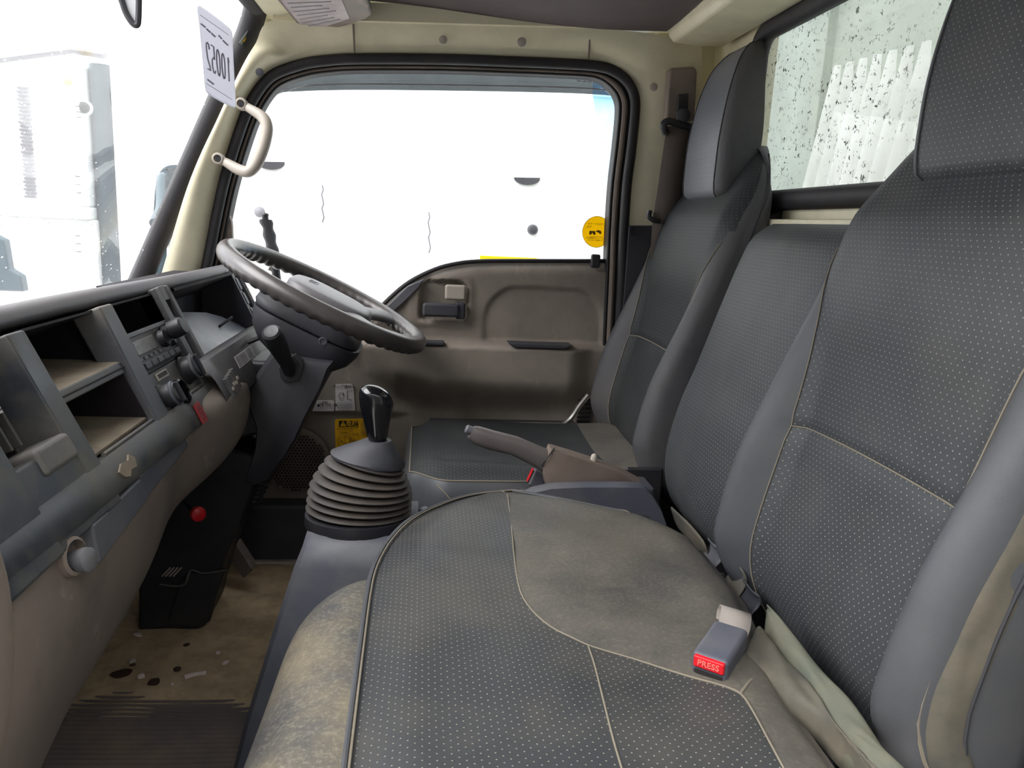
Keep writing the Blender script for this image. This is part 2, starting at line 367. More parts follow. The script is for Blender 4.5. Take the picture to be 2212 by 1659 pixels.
# perforated vent: a plate with rows of round holes
v0, v1 = atY(38, 186, YT), atY(88, 430, YT)
G().box(v0.x, v1.x - .01, YT - .006, YT + .002, v1.z, v0.z).made('vent_plate', M['white'], tr)
g = G(); nrow = 30
for i in range(nrow):
    for j in range(5):
        xx = v0.x + (v1.x - .01 - v0.x) * (j + .5 + (.25 if i % 2 else -.25)) / 5; zz = v1.z + (v0.z - v1.z) * (i + .5) / nrow
        g.lathe([(.0055, 0), (.0055, .003)], (xx, YT - .008, zz), (0, -1, 0), 6)
g.made('vent_hole', M['inkgrey'], tr, smooth=False, kind='stuff')
for py, hh in ((246, 40), (400, 62), (525, 62)):
    c = atY(176, py, YT); hz = hh / 1661 * YT / 2
    h = G().box(c.x - .045, c.x + .008, YT - .064, YT - .05, c.z - hz, c.z + hz).made('hinge', M['white'], tr, bevel=.003)
    g = G().tube([(c.x + .012, YT - .06, c.z - hz), (c.x + .012, YT - .06, c.z + hz)], .009, 8).made('hinge_pin', M['white'], h)
    for k in range(1, 4):
        zz = c.z - hz + 2 * hz * k / 4
        G().lathe([(.0105, -.0012), (.0105, .0012)], (c.x + .012, YT - .06, zz), (0, 0, 1), 8).made('knuckle_gap', M['ink'], h)
c = atY(192, 236, YT)
d = G().lathe([(.028, 0), (.028, .01), (.024, .012)], c + Vector((0, -.03, 0)), (0, -1, 0)).made('rubber_stop', M['white'], tr)
G().lathe([(.021, .0), (.021, .016), (.012, .024), (.001, .025)], c + Vector((0, -.04, 0)), (0, -1, 0)).made('rubber_core', M['ink'], d)
c = atY(151, 178, YT); G().lathe([(.014, 0), (.016, .012), (.010, .022), (.001, .024)], c + Vector((0, -.01, 0)), (0, -1, 0)).made('amber_lamp', M['amber'], tr)
c = atY(8, 560, 2.6)
pt = thing('dark_bracket', 'dark green bracket outside the windshield next to the lower panel', 'bracket', c)
G().prism([(c.x - .12, 2.6, c.z + .12), (c.x + .005, 2.6, c.z + .06), (c.x + .012, 2.6, c.z - .03), (c.x + .045, 2.6, c.z - .05), (c.x + .05, 2.6, c.z - .1), (c.x - .12, 2.6, c.z - .1)], (0, .04, 0)).made('bracket_plate', M['mirrorshell'], pt, bevel=.006)
c = atY(312, 604, 3.3)
bp = thing('blue_plate', 'small blue and white plate low beyond the windshield corner', 'plate', c)
G().box(c.x - .045, c.x + .06, 3.29, 3.3, c.z - .05, c.z + .028).made('plate_face', M['white'], bp)
G().box(c.x - .035, c.x + .055, 3.285, 3.29, c.z - .04, c.z + .018).made('blue_band', plastic('blue_band', lin(70, 140, 190), .5, 0, None, 3, 0), bp)
# round-cornered outside mirror ahead of the pillar
mi = thing('outside_mirror', 'tall round cornered outside mirror beyond the windshield pillar', 'mirror', atY(360, 590, 2.3))
P = [atY(x, y, 2.3) for x, y in ((326, 610), (328, 540), (332, 450), (338, 392), (352, 364), (378, 356), (410, 366), (440, 400), (450, 500), (445, 620))]
cv = curve(P, 5); g = G()
g.loft([[p + Vector((0, .00, 0)) for p in cv], [p + Vector((0, .07, 0)) for p in cv], [p + Vector((.012, .09, -.01)) for p in cv]], False, False).made('mirror_shell', M['mirrorshell'], mi)
inn = [p + Vector((.018 if i < len(cv) * .45 else 0, 0, -.008)) for i, p in enumerate(cv)]
g = G().loft([cv, inn], False, False).made('mirror_rim', M['mirrorshell'], mi)
G().prism([p + Vector((.034 if i < len(cv) * .45 else 0, .03, -.012)) for i, p in enumerate(cv)], (0, .004, 0)).made('mirror_glass', plastic('painted_mirror_reflection', lin(225, 228, 232), .12, 0, None, 3, 0, spec=.8), mi)  # white reflection in the mirror painted as the face colour
G().tube(curve([atY(400, 480, 2.36), (-.70, 2.24, .98), (-.665, 2.10, .90), (-.65, 2.0, .86)], 4), .012, 10).made('mirror_arm', M['mirrorshell'], mi)
# front of the tipper bed behind the rear window
bd = thing('tipper_bed', 'grey green tipper bed front with bright corrugated sheet behind the rear window', 'truck bed', (1.2, 1.0, -.8))
G().box(1.24, 1.30, -.6, 3.0, -.5, 2.2).made('bed_front', M['bedgrey'], bd, bevel=.01)
c0, c1, c2 = atX(1745, 130, 1.16), atX(2040, 70, 1.16), atX(1790, 470, 1.16)
g = G(); ny = 180; rows = []
for s in (0, 1):
    rows.append([])
for i in range(ny + 1):
    y = c0.y + (c1.y - .35 - c0.y) * i / ny; t = i / ny
    xx = 1.16 - .030 * abs(sin((c0.y - y) / .072 * pi))
    zt = c0.z - .045 + (c1.z - c0.z) * t * .8
    rows[0].append((xx - .02, y, .6)); rows[1].append((xx + .10, y, zt + .03))  # backward lean added so the sheet catches more sky light
g.loft(rows, False, False)  .made('corrugated_sheet', M['sheetgrey'], bd, sharp=80)
G().box(1.21, 1.25, c0.y - .0, c0.y + .05, .5, 1.7).made('bed_post', M['bedgrey'], bd, bevel=.004)

# ================================================================== cab shell
Z0 = 0.0
G().box(-.95, .74, .42, 2.02, -.06, -.012).made('floor', M['mat'], smooth=False, kind='structure')
# ribbed mat: rubber ridges run across the walkway
fl = thing('floor_mat', 'ribbed rubber floor mat covered in dried mud between dash and seats', 'floor mat', (-.45, 1.3, 0))
g = G(); st = .0125; nx = int((1.9 - .62) / st * 4)
rw = []
for i in range(nx):
    y = .62 + i * st / 4; z = -.004 + .0045 * max(0, sin(2 * pi * y / st)); 
    rw.append([(x, y + .012 * sin(x * 5), z + .0) for x in (-.82, -.7, -.6, -.5, -.4, -.3, -.2, -.1)])
g.loft(rw, False, False).made('ribbed_mat', M['mat'], fl, sharp=60)
g = G(); rr = []
random.seed(3)
for j in range(60):
    y0 = 1.30; t = j / 59; y = y0 + (1.93 - y0) * t; row = []
    for i in range(50):
        x = -.80 + .60 * i / 49; edge = 1.335 + .025 * sin(x * 9) + .012 * sin(x * 31)
        h = .0022 * sm(edge, edge + .05, y) + .0022 * sin(x * 41 + y * 17) * sin(y * 53 - x * 13) * .5
        hollow = .006 * max(0, sin(x * 14 + 1) * sin(y * 19 + 2)) ** 3
        wear = .005 * sm(-.36, -.30, x) * (0.5 + .5 * sin(y * 38 + x * 6))
        row.append((x, y, .0005 + h + .002 * sm(edge, edge + .1, y) - .004 * (1 - sm(edge - .01, edge + .01, y)) - hollow * .25 - wear * .8))
    rr.append(row)
g.loft(rr, False, False).made('mud_layer', M['sand'], fl, sharp=80)
# front bulkhead and engine box under the seats
G().box(-.96, -.90, .42, 2.02, -.05, .55).made('wall_front', M['black'], smooth=False, kind='structure')
G().box(.0, .715, .62, 1.99, -.02, .265).made('wall_engine', M['black'], bevel=.02, kind='structure')
# headliner
g = G(); hr = []
for i in range(13):
    x = -.38 + (.56 + .38) * i / 12; row = []
    for j in range(15):
        y = .42 + (1.895 - .42) * j / 14
        row.append((x, y, 1.366 + .025 * sm(1.9, 1.2, y) + .01 * sin(i * .5)))
    hr.append(row)
g.loft(hr, False, False).made('ceiling', M['headliner'], kind='structure')
G().box(-.45, .76, .42, 2.06, 1.42, 1.46).made('roof', M['white'], bevel=.01, kind='structure')

# driver's side wall: pillar, rail and rear pillar as one pressed panel
inn = [(430, 600), (440, 560), (467, 422), (490, 336), (523, 239), (555, 182), (590, 150), (650, 129), (700, 121), (760, 117), (900, 117), (1000, 119), (1100, 123), (1200, 127), (1290, 133), (1332, 146), (1362, 170), (1378, 202), (1381, 240), (1373, 320), (1363, 400), (1356, 500), (1352, 600), (1344, 760)]
out = [(340, 622), (355, 570), (396, 430), (428, 345), (467, 262), (493, 205), (530, 130), (553, 92), (575, 50), (640, 34), (780, 33), (900, 36), (1000, 40), (1100, 46), (1220, 54), (1310, 62), (1400, 72), (1470, 84), (1513, 92), (1516, 200), (1522, 320), (1526, 430), (1530, 560), (1532, 760)]
YI, YO = 1.955, 1.90
I3 = curve([atY(x, y, YI) for x, y in inn], 4); O3 = curve([atY(x, y, YO if i < 17 else YO + .013 * (i - 16)) for i, (x, y) in enumerate(out)], 4)
g = G(); K = 8; rows = []
for a, b in zip(I3, O3):
    r = []
    for k in range(K + 1):
        t = k / K; p = a.lerp(b, t); p.y -= (.024 if a.z < 1.25 and a.x < 0 else .012) * sin(pi * t); r.append(p)
    r = [a + Vector((0, .05, 0))] + r
    rows.append(r)
wr = g.loft(rows, False, False).made('wall_right', M['cream'], kind='structure', sharp=60)
# joints, plugs and caps on it
for x0, y0, x1, y1 in ((763, 52, 766, 114), (1276, 48, 1271, 128)):
    G().tube([atY(x0, y0, 1.905), atY((x0 + x1) / 2, (y0 + y1) / 2, 1.912), atY(x1, y1, 1.94)], .0022, 6).made('trim_joint', M['metal'] if 0 else M['greige'], wr)
for px, py, rr_, mm, yy in ((957, 86, .0095, 'paper', 1.912), (1127, 91, .0105, 'paper', 1.912), (1412, 188, .0095, 'paper', 1.914), (561, 156, .009, 'slatedark', 1.908)):
    G().lathe([(rr_, 0), (rr_, .002), (rr_ * .7, .003)], atY(px, py, yy), (0, -1, 0)).made('hole_plug', M['grab'] if mm == 'paper' else M[mm], wr)
G().box(.57, .76, 2.0, 2.05, -.05, 1.42).made('wall_corner', M['cream'], kind='structure')
G().box(-.42, .76, 1.885, 2.06, 1.392, 1.42).made('trim_10', M['cream'], kind='structure')
G().box(-.36, .76, 2.045, 2.06, 1.325, 1.43).made('trim_11', M['cream'], kind='structure')
G().box(-.405, -.28, 1.965, 2.05, 1.295, 1.43).made('trim_12', M['cream'], kind='structure')
# header lip along the rail
g = G(); rows = []
for px in range(590, 1480, 40):
    a = atY(px, 36 + max(0, px - 790) * .03, 1.896); rows.append([a + Vector((0, .0, .03)), a + Vector((0, 0, .004)), a + Vector((0, -.002, -.009)), a + Vector((0, .02, -.012))])
g.loft(rows, False, False).made('trim_1', M['cream'], kind='structure')
# lower rear pillar trim
g = G().prism([atY(1358, 487, 1.94), atY(1535, 487, 1.94), atY(1540, 800, 1.94), atY(1330, 800, 1.94), atY(1347, 640, 1.94)], (0, .03, 0))
pt = g.made('trim_2', M['slatedark'], bevel=.004, kind='structure')
G().lathe([(.012, 0), (.012, .003), (.006, .002)], atY(1370, 500, 1.938), (0, -1, 0)).made('screw', M['black'], pt)

# rear wall with window opening
XR = .72
zb, zt, yl = .974, 1.327, 1.71
g = G()
g.box(XR, XR + .04, .42, 2.02, .0, zb - .015)
g.made('wall_rear', M['cream'], smooth=False, kind='structure')
G().box(XR, XR + .04, yl + .01, 2.02, zb - .015, 1.43).made('wall_rear', M['cream'], smooth=False, kind='structure')
G().box(XR, XR + .04, .42, yl + .01, zt + .02, 1.43).made('wall_rear', M['cream'], smooth=False, kind='structure')
ww = thing('window_2', None, None, (XR, 1.1, zb), kind='structure')
rc = .05
op = [(XR, .45, zb), (XR, .45, zt)] + [(XR, yl - rc + rc * sin(t), zt - rc + rc * cos(t)) for t in [pi / 2 * k / 6 for k in range(7)]] + [(XR, yl - .03 + .03 * cos(t), zb + .03 - .03 * sin(t)) for t in [pi / 2 * k / 6 for k in range(7)]]
G().tube([Vector(p) + Vector((-.006, 0, 0)) for p in op], .021, 10, True, up=(1, 0, 0)).made('window_seal', M['seal'], ww)
G().prism([Vector(p) + Vector((.012, 0, 0)) for p in op], (.004, 0, 0)).made('pane', M['rglass'], ww)
# cream duct and ledge over the rear window
G().prism([(.562, .42, 1.375), (.562, .42, 1.352), (.575, .42, 1.338), (.635, .42, 1.334), (.70, .42, 1.338), (.70, .42, 1.41), (.6, .42, 1.41)], (0, 1.47, 0)).made('trim_3', M['cream'], bevel=.006, seg=3, kind='structure')
G().prism([(.675, .42, 1.40), (.718, .42, 1.40), (.718, .42, 1.352), (.706, .42, 1.354), (.688, .42, 1.366)], (0, 1.5, 0)).made('trim_4', M['cream'], bevel=.004, seg=3, kind='structure')
G().box(.675, .70, .6, 1.62, .90, .935).made('trim_5', M['cream'], bevel=.006, kind='structure')

# windshield
def ws(y, z): return Vector((-.66 + (.27 / .58) * (z - .75), y, z))
w1 = thing('window_1', None, None, (-.5, 1.2, .75), kind='structure')
zc = 1.352
wp = [ws(.30, .70), ws(1.955, .70), ws(1.952, 1.22)] + [ws(1.952 - .05 + .05 * cos(t), zc - .07 + .07 * sin(t)) for t in [pi / 2 * k / 6 for k in range(7)]] + [ws(.30, zc)]
G().prism([p + Vector((-.012, 0, .006)) for p in wp], (-.005, 0, .003)).made('pane', M['wglass'], w1)
sp = curve([ws(1.95, .70), ws(1.945, .9), ws(1.94, 1.1)] , 4)[:-1] + [ws(1.938 - .05 + .05 * cos(t), zc - .09 + .09 * sin(t)) for t in [pi / 2 * k / 8 for k in range(9)]] + [ws(1.5, zc), ws(.30, zc)]
G().tube(sp, .026, 12, up=(1, 0, -.47)).made('window_seal', M['seal'], w1)
G().tube([p + Vector((.022, .0, .005)) for p in sp], .006, 8).made('seal_lip', M['black'], w1)
G().prism([(-.40, .3, 1.37), (-.388, .3, 1.336), (-.33, .3, 1.330), (-.24, .3, 1.352), (-.24, .3, 1.41), (-.40, .3, 1.41)], (0, 1.66, 0)).made('trim_6', M['cream'], bevel=.008, seg=3, kind='structure')

# ================================================================== driver's door
def inset(path, d):
    out = []
    n = len(path)
    for i, p in enumerate(path):
        a = path[max(0, i - 1)]; b = path[min(n - 1, i + 1)]; t = (b - a); t.y = 0; t.normalize()
        out.append(p + Vector((t.z, 0, -t.x)) * d)     # towards the opening
    return out
J = [p.copy() for p in I3]
dr = thing('door_1', None, None, (0, 1.99, 0), kind='structure')
def wid(p): return sm(.40, .50, p.x)
G().tube([p + Vector((0, -.002, 0)) for p in inset(J, .011)], .0122, 10, up=(0, 1, 0)).made('door_seal', M['seal'], dr)
a_, b_ = inset(J, .0), [a.lerp(b, wid(a)) for a, b in zip(inset(J, .032), inset(J, .046))]
G().loft([[p + Vector((0, .03, 0)) for p in a_], [p + Vector((0, .03, 0)) for p in b_], [p + Vector((0, .07, 0)) for p in b_]], False, False).made('window_channel', M['seal'], dr)
G().tube([a.lerp(b, wid(a)) + Vector((0, .024, 0)) for a, b in zip(inset(J, .0245), inset(J, .031))], [.0032 + .0040 * wid(p) for p in J], 8).made('door_frame', M['greige'], dr)
G().tube([a.lerp(b, wid(a)) + Vector((0, .027, 0)) for a, b in zip(inset(J, .030), inset(J, .043))], .0032, 8).made('glass_run', M['black'], dr)
sill_px = [(520, 790), (600, 770), (700, 758), (745, 742), (790, 700), (840, 649), (885, 612), (940, 585), (985, 573), (1030, 568), (1100, 567), (1200, 567), (1325, 567)]
sill = [atY(x, y, 2.0) for x, y in sill_px]
sill = [Vector((-.58, 2.0, sill[0].z))] + sill
stab = [(p.x, p.z) for p in sill]
top = [p for p in inset(J, .04)]
gl = [Vector((p.x, 2.035, p.z)) for p in top if p.z > .66]
G().prism(gl + [Vector((.53, 2.035, .55)), Vector((-.58, 2.035, .50))], (0, .004, 0)).made('pane', M['glass'], dr)
def sillz(x): return lerp(stab, x)
ARCH = (.165, .478, .595, .742)
def inside_round(x, z, x0, x1, z0, z1, r, rb=None):
    "signed depth inside a rectangle whose top corners are rounded"
    d = min(x - x0, x1 - x, z - z0, z1 - z)
    for cx, s in ((x0 + r, -1), (x1 - r, 1)):
        if (x - cx) * s > 0 and z > z1 - r: d = min(d, r - sqrt((x - cx) ** 2 + (z - (z1 - r)) ** 2))
        if rb and (x - (x0 + rb if s < 0 else x1 - rb)) * s > 0 and z < z0 + rb: d = min(d, rb - sqrt((x - (x0 + rb if s < 0 else x1 - rb)) ** 2 + (z - z0 - rb) ** 2))
    return d
def relief(x, z):
    sz = sillz(x); p = .012
    p -= .02 * (1 - sm(0, .028, sz - z))
    zb_ = lerp([(-.30, .53), (-.15, .535), (-.06, .462), (.05, .435), (.5, .43)], x)
    k = sm(-.30, -.10, x)
    up_ = 1 - sm(.588, .602, z)
    dn = sm(zb_ - .035, zb_ + .075, z)
    p += .058 * k * up_ * dn * (1 - .6 * sm(.38, .46, x))
    p -= .007 * sm(-.002, .004, inside_round(x, z, *ARCH, .085))
    p += .004 * sm(-.004, .004, inside_round(x, z, -.035, .132, .632, .768, .03, .03))
    p -= .022 * sm(-.002, .006, inside_round(x, z, -.004, .118, .648, .752, .028, .016))
    p += .010 * sm(.392, .400, z) * (1 - sm(-.12, .02, x)) * (1 - sm(.5, .56, z))
    p -= .012 * sm(.0, .01, .088 - sqrt((x + .315) ** 2 + (z - .265) ** 2))
    return p
def axis(a, b, n, extra=()):
    s = sorted(set([round(a + (b - a) * i / n, 5) for i in range(n + 1)])); return s
xs = axis(-.58, .497, 150); nz_ = 130; rows = []
for x in xs:
    sz = sillz(x); rows.append([(x, 2.0 - relief(x, .02 + (sz - .02) * j / nz_), .02 + (sz - .02) * j / nz_) for j in range(nz_ + 1)])
rows.append([(.505, 2.02, p[2]) for p in rows[-1]])
dp = G().loft(rows, False, False).made('door_panel', M['door'], dr, sharp=180)
G().tube([p + Vector((0, -.002, .004)) for p in curve(sill[3:], 4)], .0055, 8).made('sill_seal', M['seal'], dr)
# front quarter trim beside the pillar
G().prism([atY(x, y, 1.985) for x, y in ((466, 600), (478, 500), (492, 455), (500, 480), (505, 600))], (0, .02, 0)).made('quarter_trim', M['greige'], dr, bevel=.003)
# slanted dark strip at the front of the waist rail
G().prism([atY(x, y, 1.978) for x, y in ((835, 662), (880, 618), (918, 602), (905, 622), (868, 658), (846, 676))], (0, .012, 0)).made('corner_strip', M['slate'], dr, bevel=.003)
# inner handle
hp = G().box(.004, .098, 1.955, 1.975, .660, .695).made('door_handle', M['slatedark'], dr, bevel=.008, seg=4)
G().box(.088, .113, 1.962, 1.982, .655, .698).made('handle_end', M['slatedark'], hp, bevel=.006, seg=3)
G().box(.060, .113, 1.972, 1.985, .703, .742).made('lock_tab', M['grab'], dr, bevel=.009, seg=4)
G().box(.434, .458, 1.972, 1.988, .80, .835).made('lock_button', M['black'], dr, bevel=.005, seg=3)
g = G().prism([(.222, 1.925, .6035), (.39, 1.925, .6035), (.372, 1.925, .592), (.238, 1.925, .592)], (0, .05, 0)).made('ledge_slot', M['slatedark'], dr, bevel=.003)
G().box(-.03, .062, 1.925, 1.955, .590, .602).made('window_switch', M['slatedark'], dr, bevel=.005, seg=3)
G().box(.03, .418, 1.955, 1.985, .36, .388).made('sill_plate', M['slatedark'], dr, bevel=.003)
# slotted vent at the rear foot of the panel
vb = G().box(.418, .462, 1.975, 1.99, .355, .468).made('vent_frame', M['greige'], dr, bevel=.004)
for k in range(9):
    z = .364 + k * .0118
    G().box(.424, .46, 1.968, 1.976, z, z + .0062).made('vent_slat', M['pocket'] if 0 else M['black'], vb, bevel=.0012)
# speaker grille
sc_ = Vector((-.315, 1.985, .265))
sg = G().lathe([(.090, 0), (.088, .006), (.080, .009), (.001, .012)], sc_, (0, -1, 0), 40).made('speaker_grille', M['greige'], dr)
g = G(); q = .0088
for i in range(-10, 11):
    for j in range(-11, 12):
        x = i * q + (q / 2 if j % 2 else 0); z = j * q * .87
        if x * x + z * z < .078 ** 2: g.lathe([(.0031, 0), (.0031, .0022)], sc_ + Vector((x, -.0105, z)), (0, -1, 0), 7)
g.made('grille_hole', M['ink'], sg, smooth=False, kind='stuff')
# foot of the door opening
G().box(-.7, .0, 1.93, 2.0, -.01, .16).made('trim_7', M['slatedark'], bevel=.01, kind='structure')
G().box(-.56, -.05, 1.915, 1.935, -.005, .012).made('trim_8', M['grab'], bevel=.004, kind='structure')
# tinted rain visor outside the door glass
vis = thing('rain_visor', 'smoked plastic rain visor along the top of the driver window', 'rain visor', atY(950, 190, 2.06))
tp = [atY(x, y, 2.06) for x, y in ((560, 232), (590, 190), (640, 150), (700, 138), (800, 134), (1000, 138), (1200, 142), (1300, 150), (1345, 170), (1362, 214))]
bt_ = [atY(x, y, 2.075) for x, y in ((570, 240), (600, 203), (650, 197), (700, 195), (800, 194), (1000, 196), (1200, 200), (1290, 204), (1330, 208), (1365, 216))]
A_, B_ = curve(tp, 4), curve(bt_, 4)
G().loft([A_, [a.lerp(b, .6) + Vector((0, .012, 0)) for a, b in zip(A_, B_)], B_, [p + Vector((0, .003, 0)) for p in B_]], False, False).made('visor_sheet', M['smoke'], vis)
G().tube([a.lerp(b, .8) + Vector((0, -.002, 0)) for a, b in zip(A_, B_)], .0018, 6).made('visor_crease', M['inkgrey'], vis)
G().box(-.95, -.555, 1.93, 1.99, -.01, .60).made('wall_kick', M['black'], bevel=.01, kind='structure')
G().box(-.655, -.555, 1.95, 1.99, .59, .74).made('trim_13', M['black'], kind='structure')
# ================================================================== seats
INS = [(.30, .565), (.36, .522), (.42, .500), (.47, .499), (.53, .512), (.63, .540), (.73, .556), (.83, .566), (.93, .590), (.975, .618), (1.0, .636), (1.04, .660), (1.085, .695)]
BOL = [(.30, .575), (.33, .545), (.38, .482), (.45, .445), (.50, .447), (.58, .464), (.64, .486), (.73, .522), (.83, .562), (.93, .594), (.975, .62), (1.0, .638), (1.04, .663), (1.085, .70)]
BCK = [(.30, .62), (.45, .635), (.60, .655), (.78, .680), (.86, .690), (.97, .708), (1.04, .706), (1.085, .714)]
WID = [(.30, .215), (.36, .232), (.45, .24), (.88, .24), (.95, .232), (1.0, .215), (1.04, .185), (1.068, .145), (1.085, .11)]
INW = [(.30, .160), (.62, .172), (.79, .190), (.90, .226), (1.09, .24)]

def backrest(root, yc, mats, seamz=.63):
    mu, ml, mside = mats
    NL, NI, NB, NS = 9, 20, 10, 3
    zs = []; z = .30
    while z < 1.0849: zs.append(z); z += .0098
    zs.append(1.085)
    rings = []; isz = min(range(len(zs)), key=lambda i: abs(zs[i] - seamz))
    for z in zs:
        w = spl(WID, z); wi = min(spl(INW, z), w * .94); xi = spl(INS, z); xb = spl(BOL, z); bk = spl(BCK, z)
        rr = min(.042, (bk - min(xi, xb)) * .45)
        ring = []
        ys = [-w + (w - wi) * (1 - cos(pi / 2 * k / NL)) for k in range(NL)] + [-wi + 2 * wi * k / NI for k in range(NI)]
        ys += [-y for y in reversed(ys[:NL])]; ys.insert(NL + NI, wi)
        for y in ys:
            a = abs(y)
            f = xi + (xb - xi) * sm(wi * .86, wi + (w - wi) * .62, a) + .010 * (1 - (a / wi) ** 2 if a < wi else 0) * -.6
            if a < wi: f += .0035 * exp(-((wi - a) / .007) ** 2)
            f += .004 * exp(-((z - seamz) / .007) ** 2) if a < wi * 1.02 else 0
            t = max(0, (a - (w - rr)) / rr)
            f += rr * (1 - sqrt(max(0, 1 - t * t)))
            zz = z + .014 * (1 - (a / w) ** 2) * exp(-((z - seamz) / .06) ** 2)
            ring.append(Vector((f, yc + y, zz)))
        sx = ring[-1].x
        for k in range(1, NS + 1):
            ring.append(Vector((sx + (bk - .03 - sx) * k / (NS + 1), yc + w + .006 * sin(pi * k / (NS + 1)), z)))
        for k in range(NB + 1):
            y = w * cos(pi * k / NB); t = abs(y) / w
            ring.append(Vector((bk - .03 * (t ** 4), yc + y, z)))
        for k in range(1, NS + 1):
            ring.append(Vector((bk - .03 + (sx - bk + .03) * k / (NS + 1), yc - w - .006 * sin(pi * k / (NS + 1)), z)))
        rings.append(ring)
    n = len(rings[0]); nf = 2 * NL + NI + 1
    g_side, g_up, g_lo = G(), G(), G()
    V = [p for r in rings for p in r]; UV = []
    arc = 0
    for i, r in enumerate(rings):
        if i: arc += (rings[i][n // 2 - 5] - rings[i - 1][n // 2 - 5]).length * 0 + (r[NL + NI // 2] - rings[i - 1][NL + NI // 2]).length
        for j, p in enumerate(r): UV.append((p.y - yc + 1, arc + 1))
    for G_ in (g_side, g_up, g_lo): G_.v = [tuple(p) for p in V]; G_.uv = dict(enumerate(UV))
    for i in range(len(rings) - 1):
        for j in range(n):
            k = (j + 1) % n; q = (i * n + j, i * n + k, (i + 1) * n + k, (i + 1) * n + j)
            if NL <= j < NL + NI: (g_up if i >= isz else g_lo).f.append(q)
            elif j < nf - 1 and zs[i] > .90 and NL - 4 <= j < NL + NI + 4: g_up.f.append(q)
            else: g_side.f.append(q)
    g_side.f.append(tuple(range(n))[::-1]); g_side.f.append(tuple((len(rings) - 1) * n + j for j in range(n)))
    b = g_side.made('backrest', mside, root, sharp=60)
    for gg in (g_up, g_lo):   # drop unused vertices
        used = sorted({i for f in gg.f for i in f}); mp_ = {o: k for k, o in enumerate(used)}
        gg.v = [gg.v[i] for i in used]; gg.uv = {mp_[i]: gg.uv[i] for i in used}; gg.f = [tuple(mp_[i] for i in f) for f in gg.f]
    g_up.made('upper_panel', mu, b, sharp=60); g_lo.made('lower_panel', ml, b, sharp=60)
    def P(i, j, d=-.0012): return rings[i][j] + Vector((d, 0, 0))
    top = min(range(len(zs)), key=lambda i: abs(zs[i] - .90))
    G().tube([P(i, NL) for i in range(2, top, 2)], .0011, 6).made('seam', M['thread'], b)
    G().tube([P(i, NL + NI) for i in range(2, top, 2)], .0011, 6).made('seam', M['thread'], b)
    G().tube([P(isz, j) for j in range(NL, NL + NI + 1)], .0011, 6).made('seam', M['thread'], b)
    # welt where the side meets the back shell
    for jj in (nf + NS, n - 1):
        G().tube([rings[i][jj] + Vector((0, .001 if jj < n - 1 else -.001, 0)) for i in range(3, len(rings) - 2, 3)], .0022, 6).made('welt', M['threadk'], b)
    return b

HF = [(.972, .622), (.985, .606), (1.05, .603), (1.11, .606), (1.19, .618), (1.24, .632), (1.27, .646), (1.295, .668), (1.305, .690)]
HB = [(.972, .66), (1.06, .700), (1.10, .706), (1.19, .704), (1.25, .702), (1.28, .705), (1.305, .706)]
HW = [(.972, .112), (.985, .120), (1.10, .122), (1.20, .114), (1.26, .098), (1.29, .075), (1.305, .05)]
def headrest(root, yc, mfront, mside):
    zs = [.972, .978, .985] + [.995 + .0105 * k for k in range(27)] + [1.286, 1.294, 1.300, 1.305]; zs = sorted(zs)
    rings = []; NL, NI = 6, 14
    for z in zs:
        w = spl(HW, z); wi = w * .80; f0 = spl(HF, z); bk = spl(HB, z); rr = min(.022, w - wi, (bk - f0) * .5)
        ys = [-w + (w - wi) * (1 - cos(pi / 2 * k / NL)) for k in range(NL)] + [-wi + 2 * wi * k / NI for k in range(NI + 1)]
        ys += [-y for y in reversed(ys[:NL])]
        ring = []
        for y in ys:
            t = max(0, (abs(y) - (w - rr)) / rr)
            ring.append(Vector((f0 + .004 * (abs(y) / w) ** 2 + rr * (1 - sqrt(max(0, 1 - t * t))), yc + y, z)))
        for k in range(1, 4): ring.append(Vector((f0 + rr + (bk - f0 - rr) * k / 4.6, yc + w, z)))
        for k in range(7):
            y = w * cos(pi * k / 6); ring.append(Vector((bk - .016 * abs(y / w) ** 3, yc + y, z)))
        for k in range(3, 0, -1): ring.append(Vector((f0 + rr + (bk - f0 - rr) * k / 4.6, yc - w, z)))
        rings.append(ring)
    n = len(rings[0]); V = [tuple(p) for r in rings for p in r]; UV = {}
    arc = 0
    for i, r in enumerate(rings):
        if i: arc += (r[NL + 7] - rings[i - 1][NL + 7]).length
        for j, p in enumerate(r): UV[i * n + j] = (p.y - yc + 1, arc + 1)
    ga, gb = G(), G()
    for g_ in (ga, gb): g_.v = list(V); g_.uv = dict(UV)
    for i in range(len(rings) - 1):
        for j in range(n):
            k = (j + 1) % n; (gb if NL <= j < NL + NI else ga).f.append((i * n + j, i * n + k, (i + 1) * n + k, (i + 1) * n + j))
    ga.f.append(tuple(range(n))[::-1]); ga.f.append(tuple((len(rings) - 1) * n + j for j in range(n)))
    used = sorted({i for f in gb.f for i in f}); mp_ = {o: k for k, o in enumerate(used)}
    gb.v = [gb.v[i] for i in used]; gb.uv = {mp_[i]: gb.uv[i] for i in used}; gb.f = [tuple(mp_[i] for i in f) for f in gb.f]
    h = ga.made('headrest', mside, root, sharp=60); gb.made('headrest_panel', mfront, h, sharp=60)
    for j in (NL, NL + NI):
        G().tube([rings[i][j] + Vector((-.0006, 0, 0)) for i in range(1, len(rings) - 1)], .0014, 6).made('seam', M['threadk'], h)
    return h

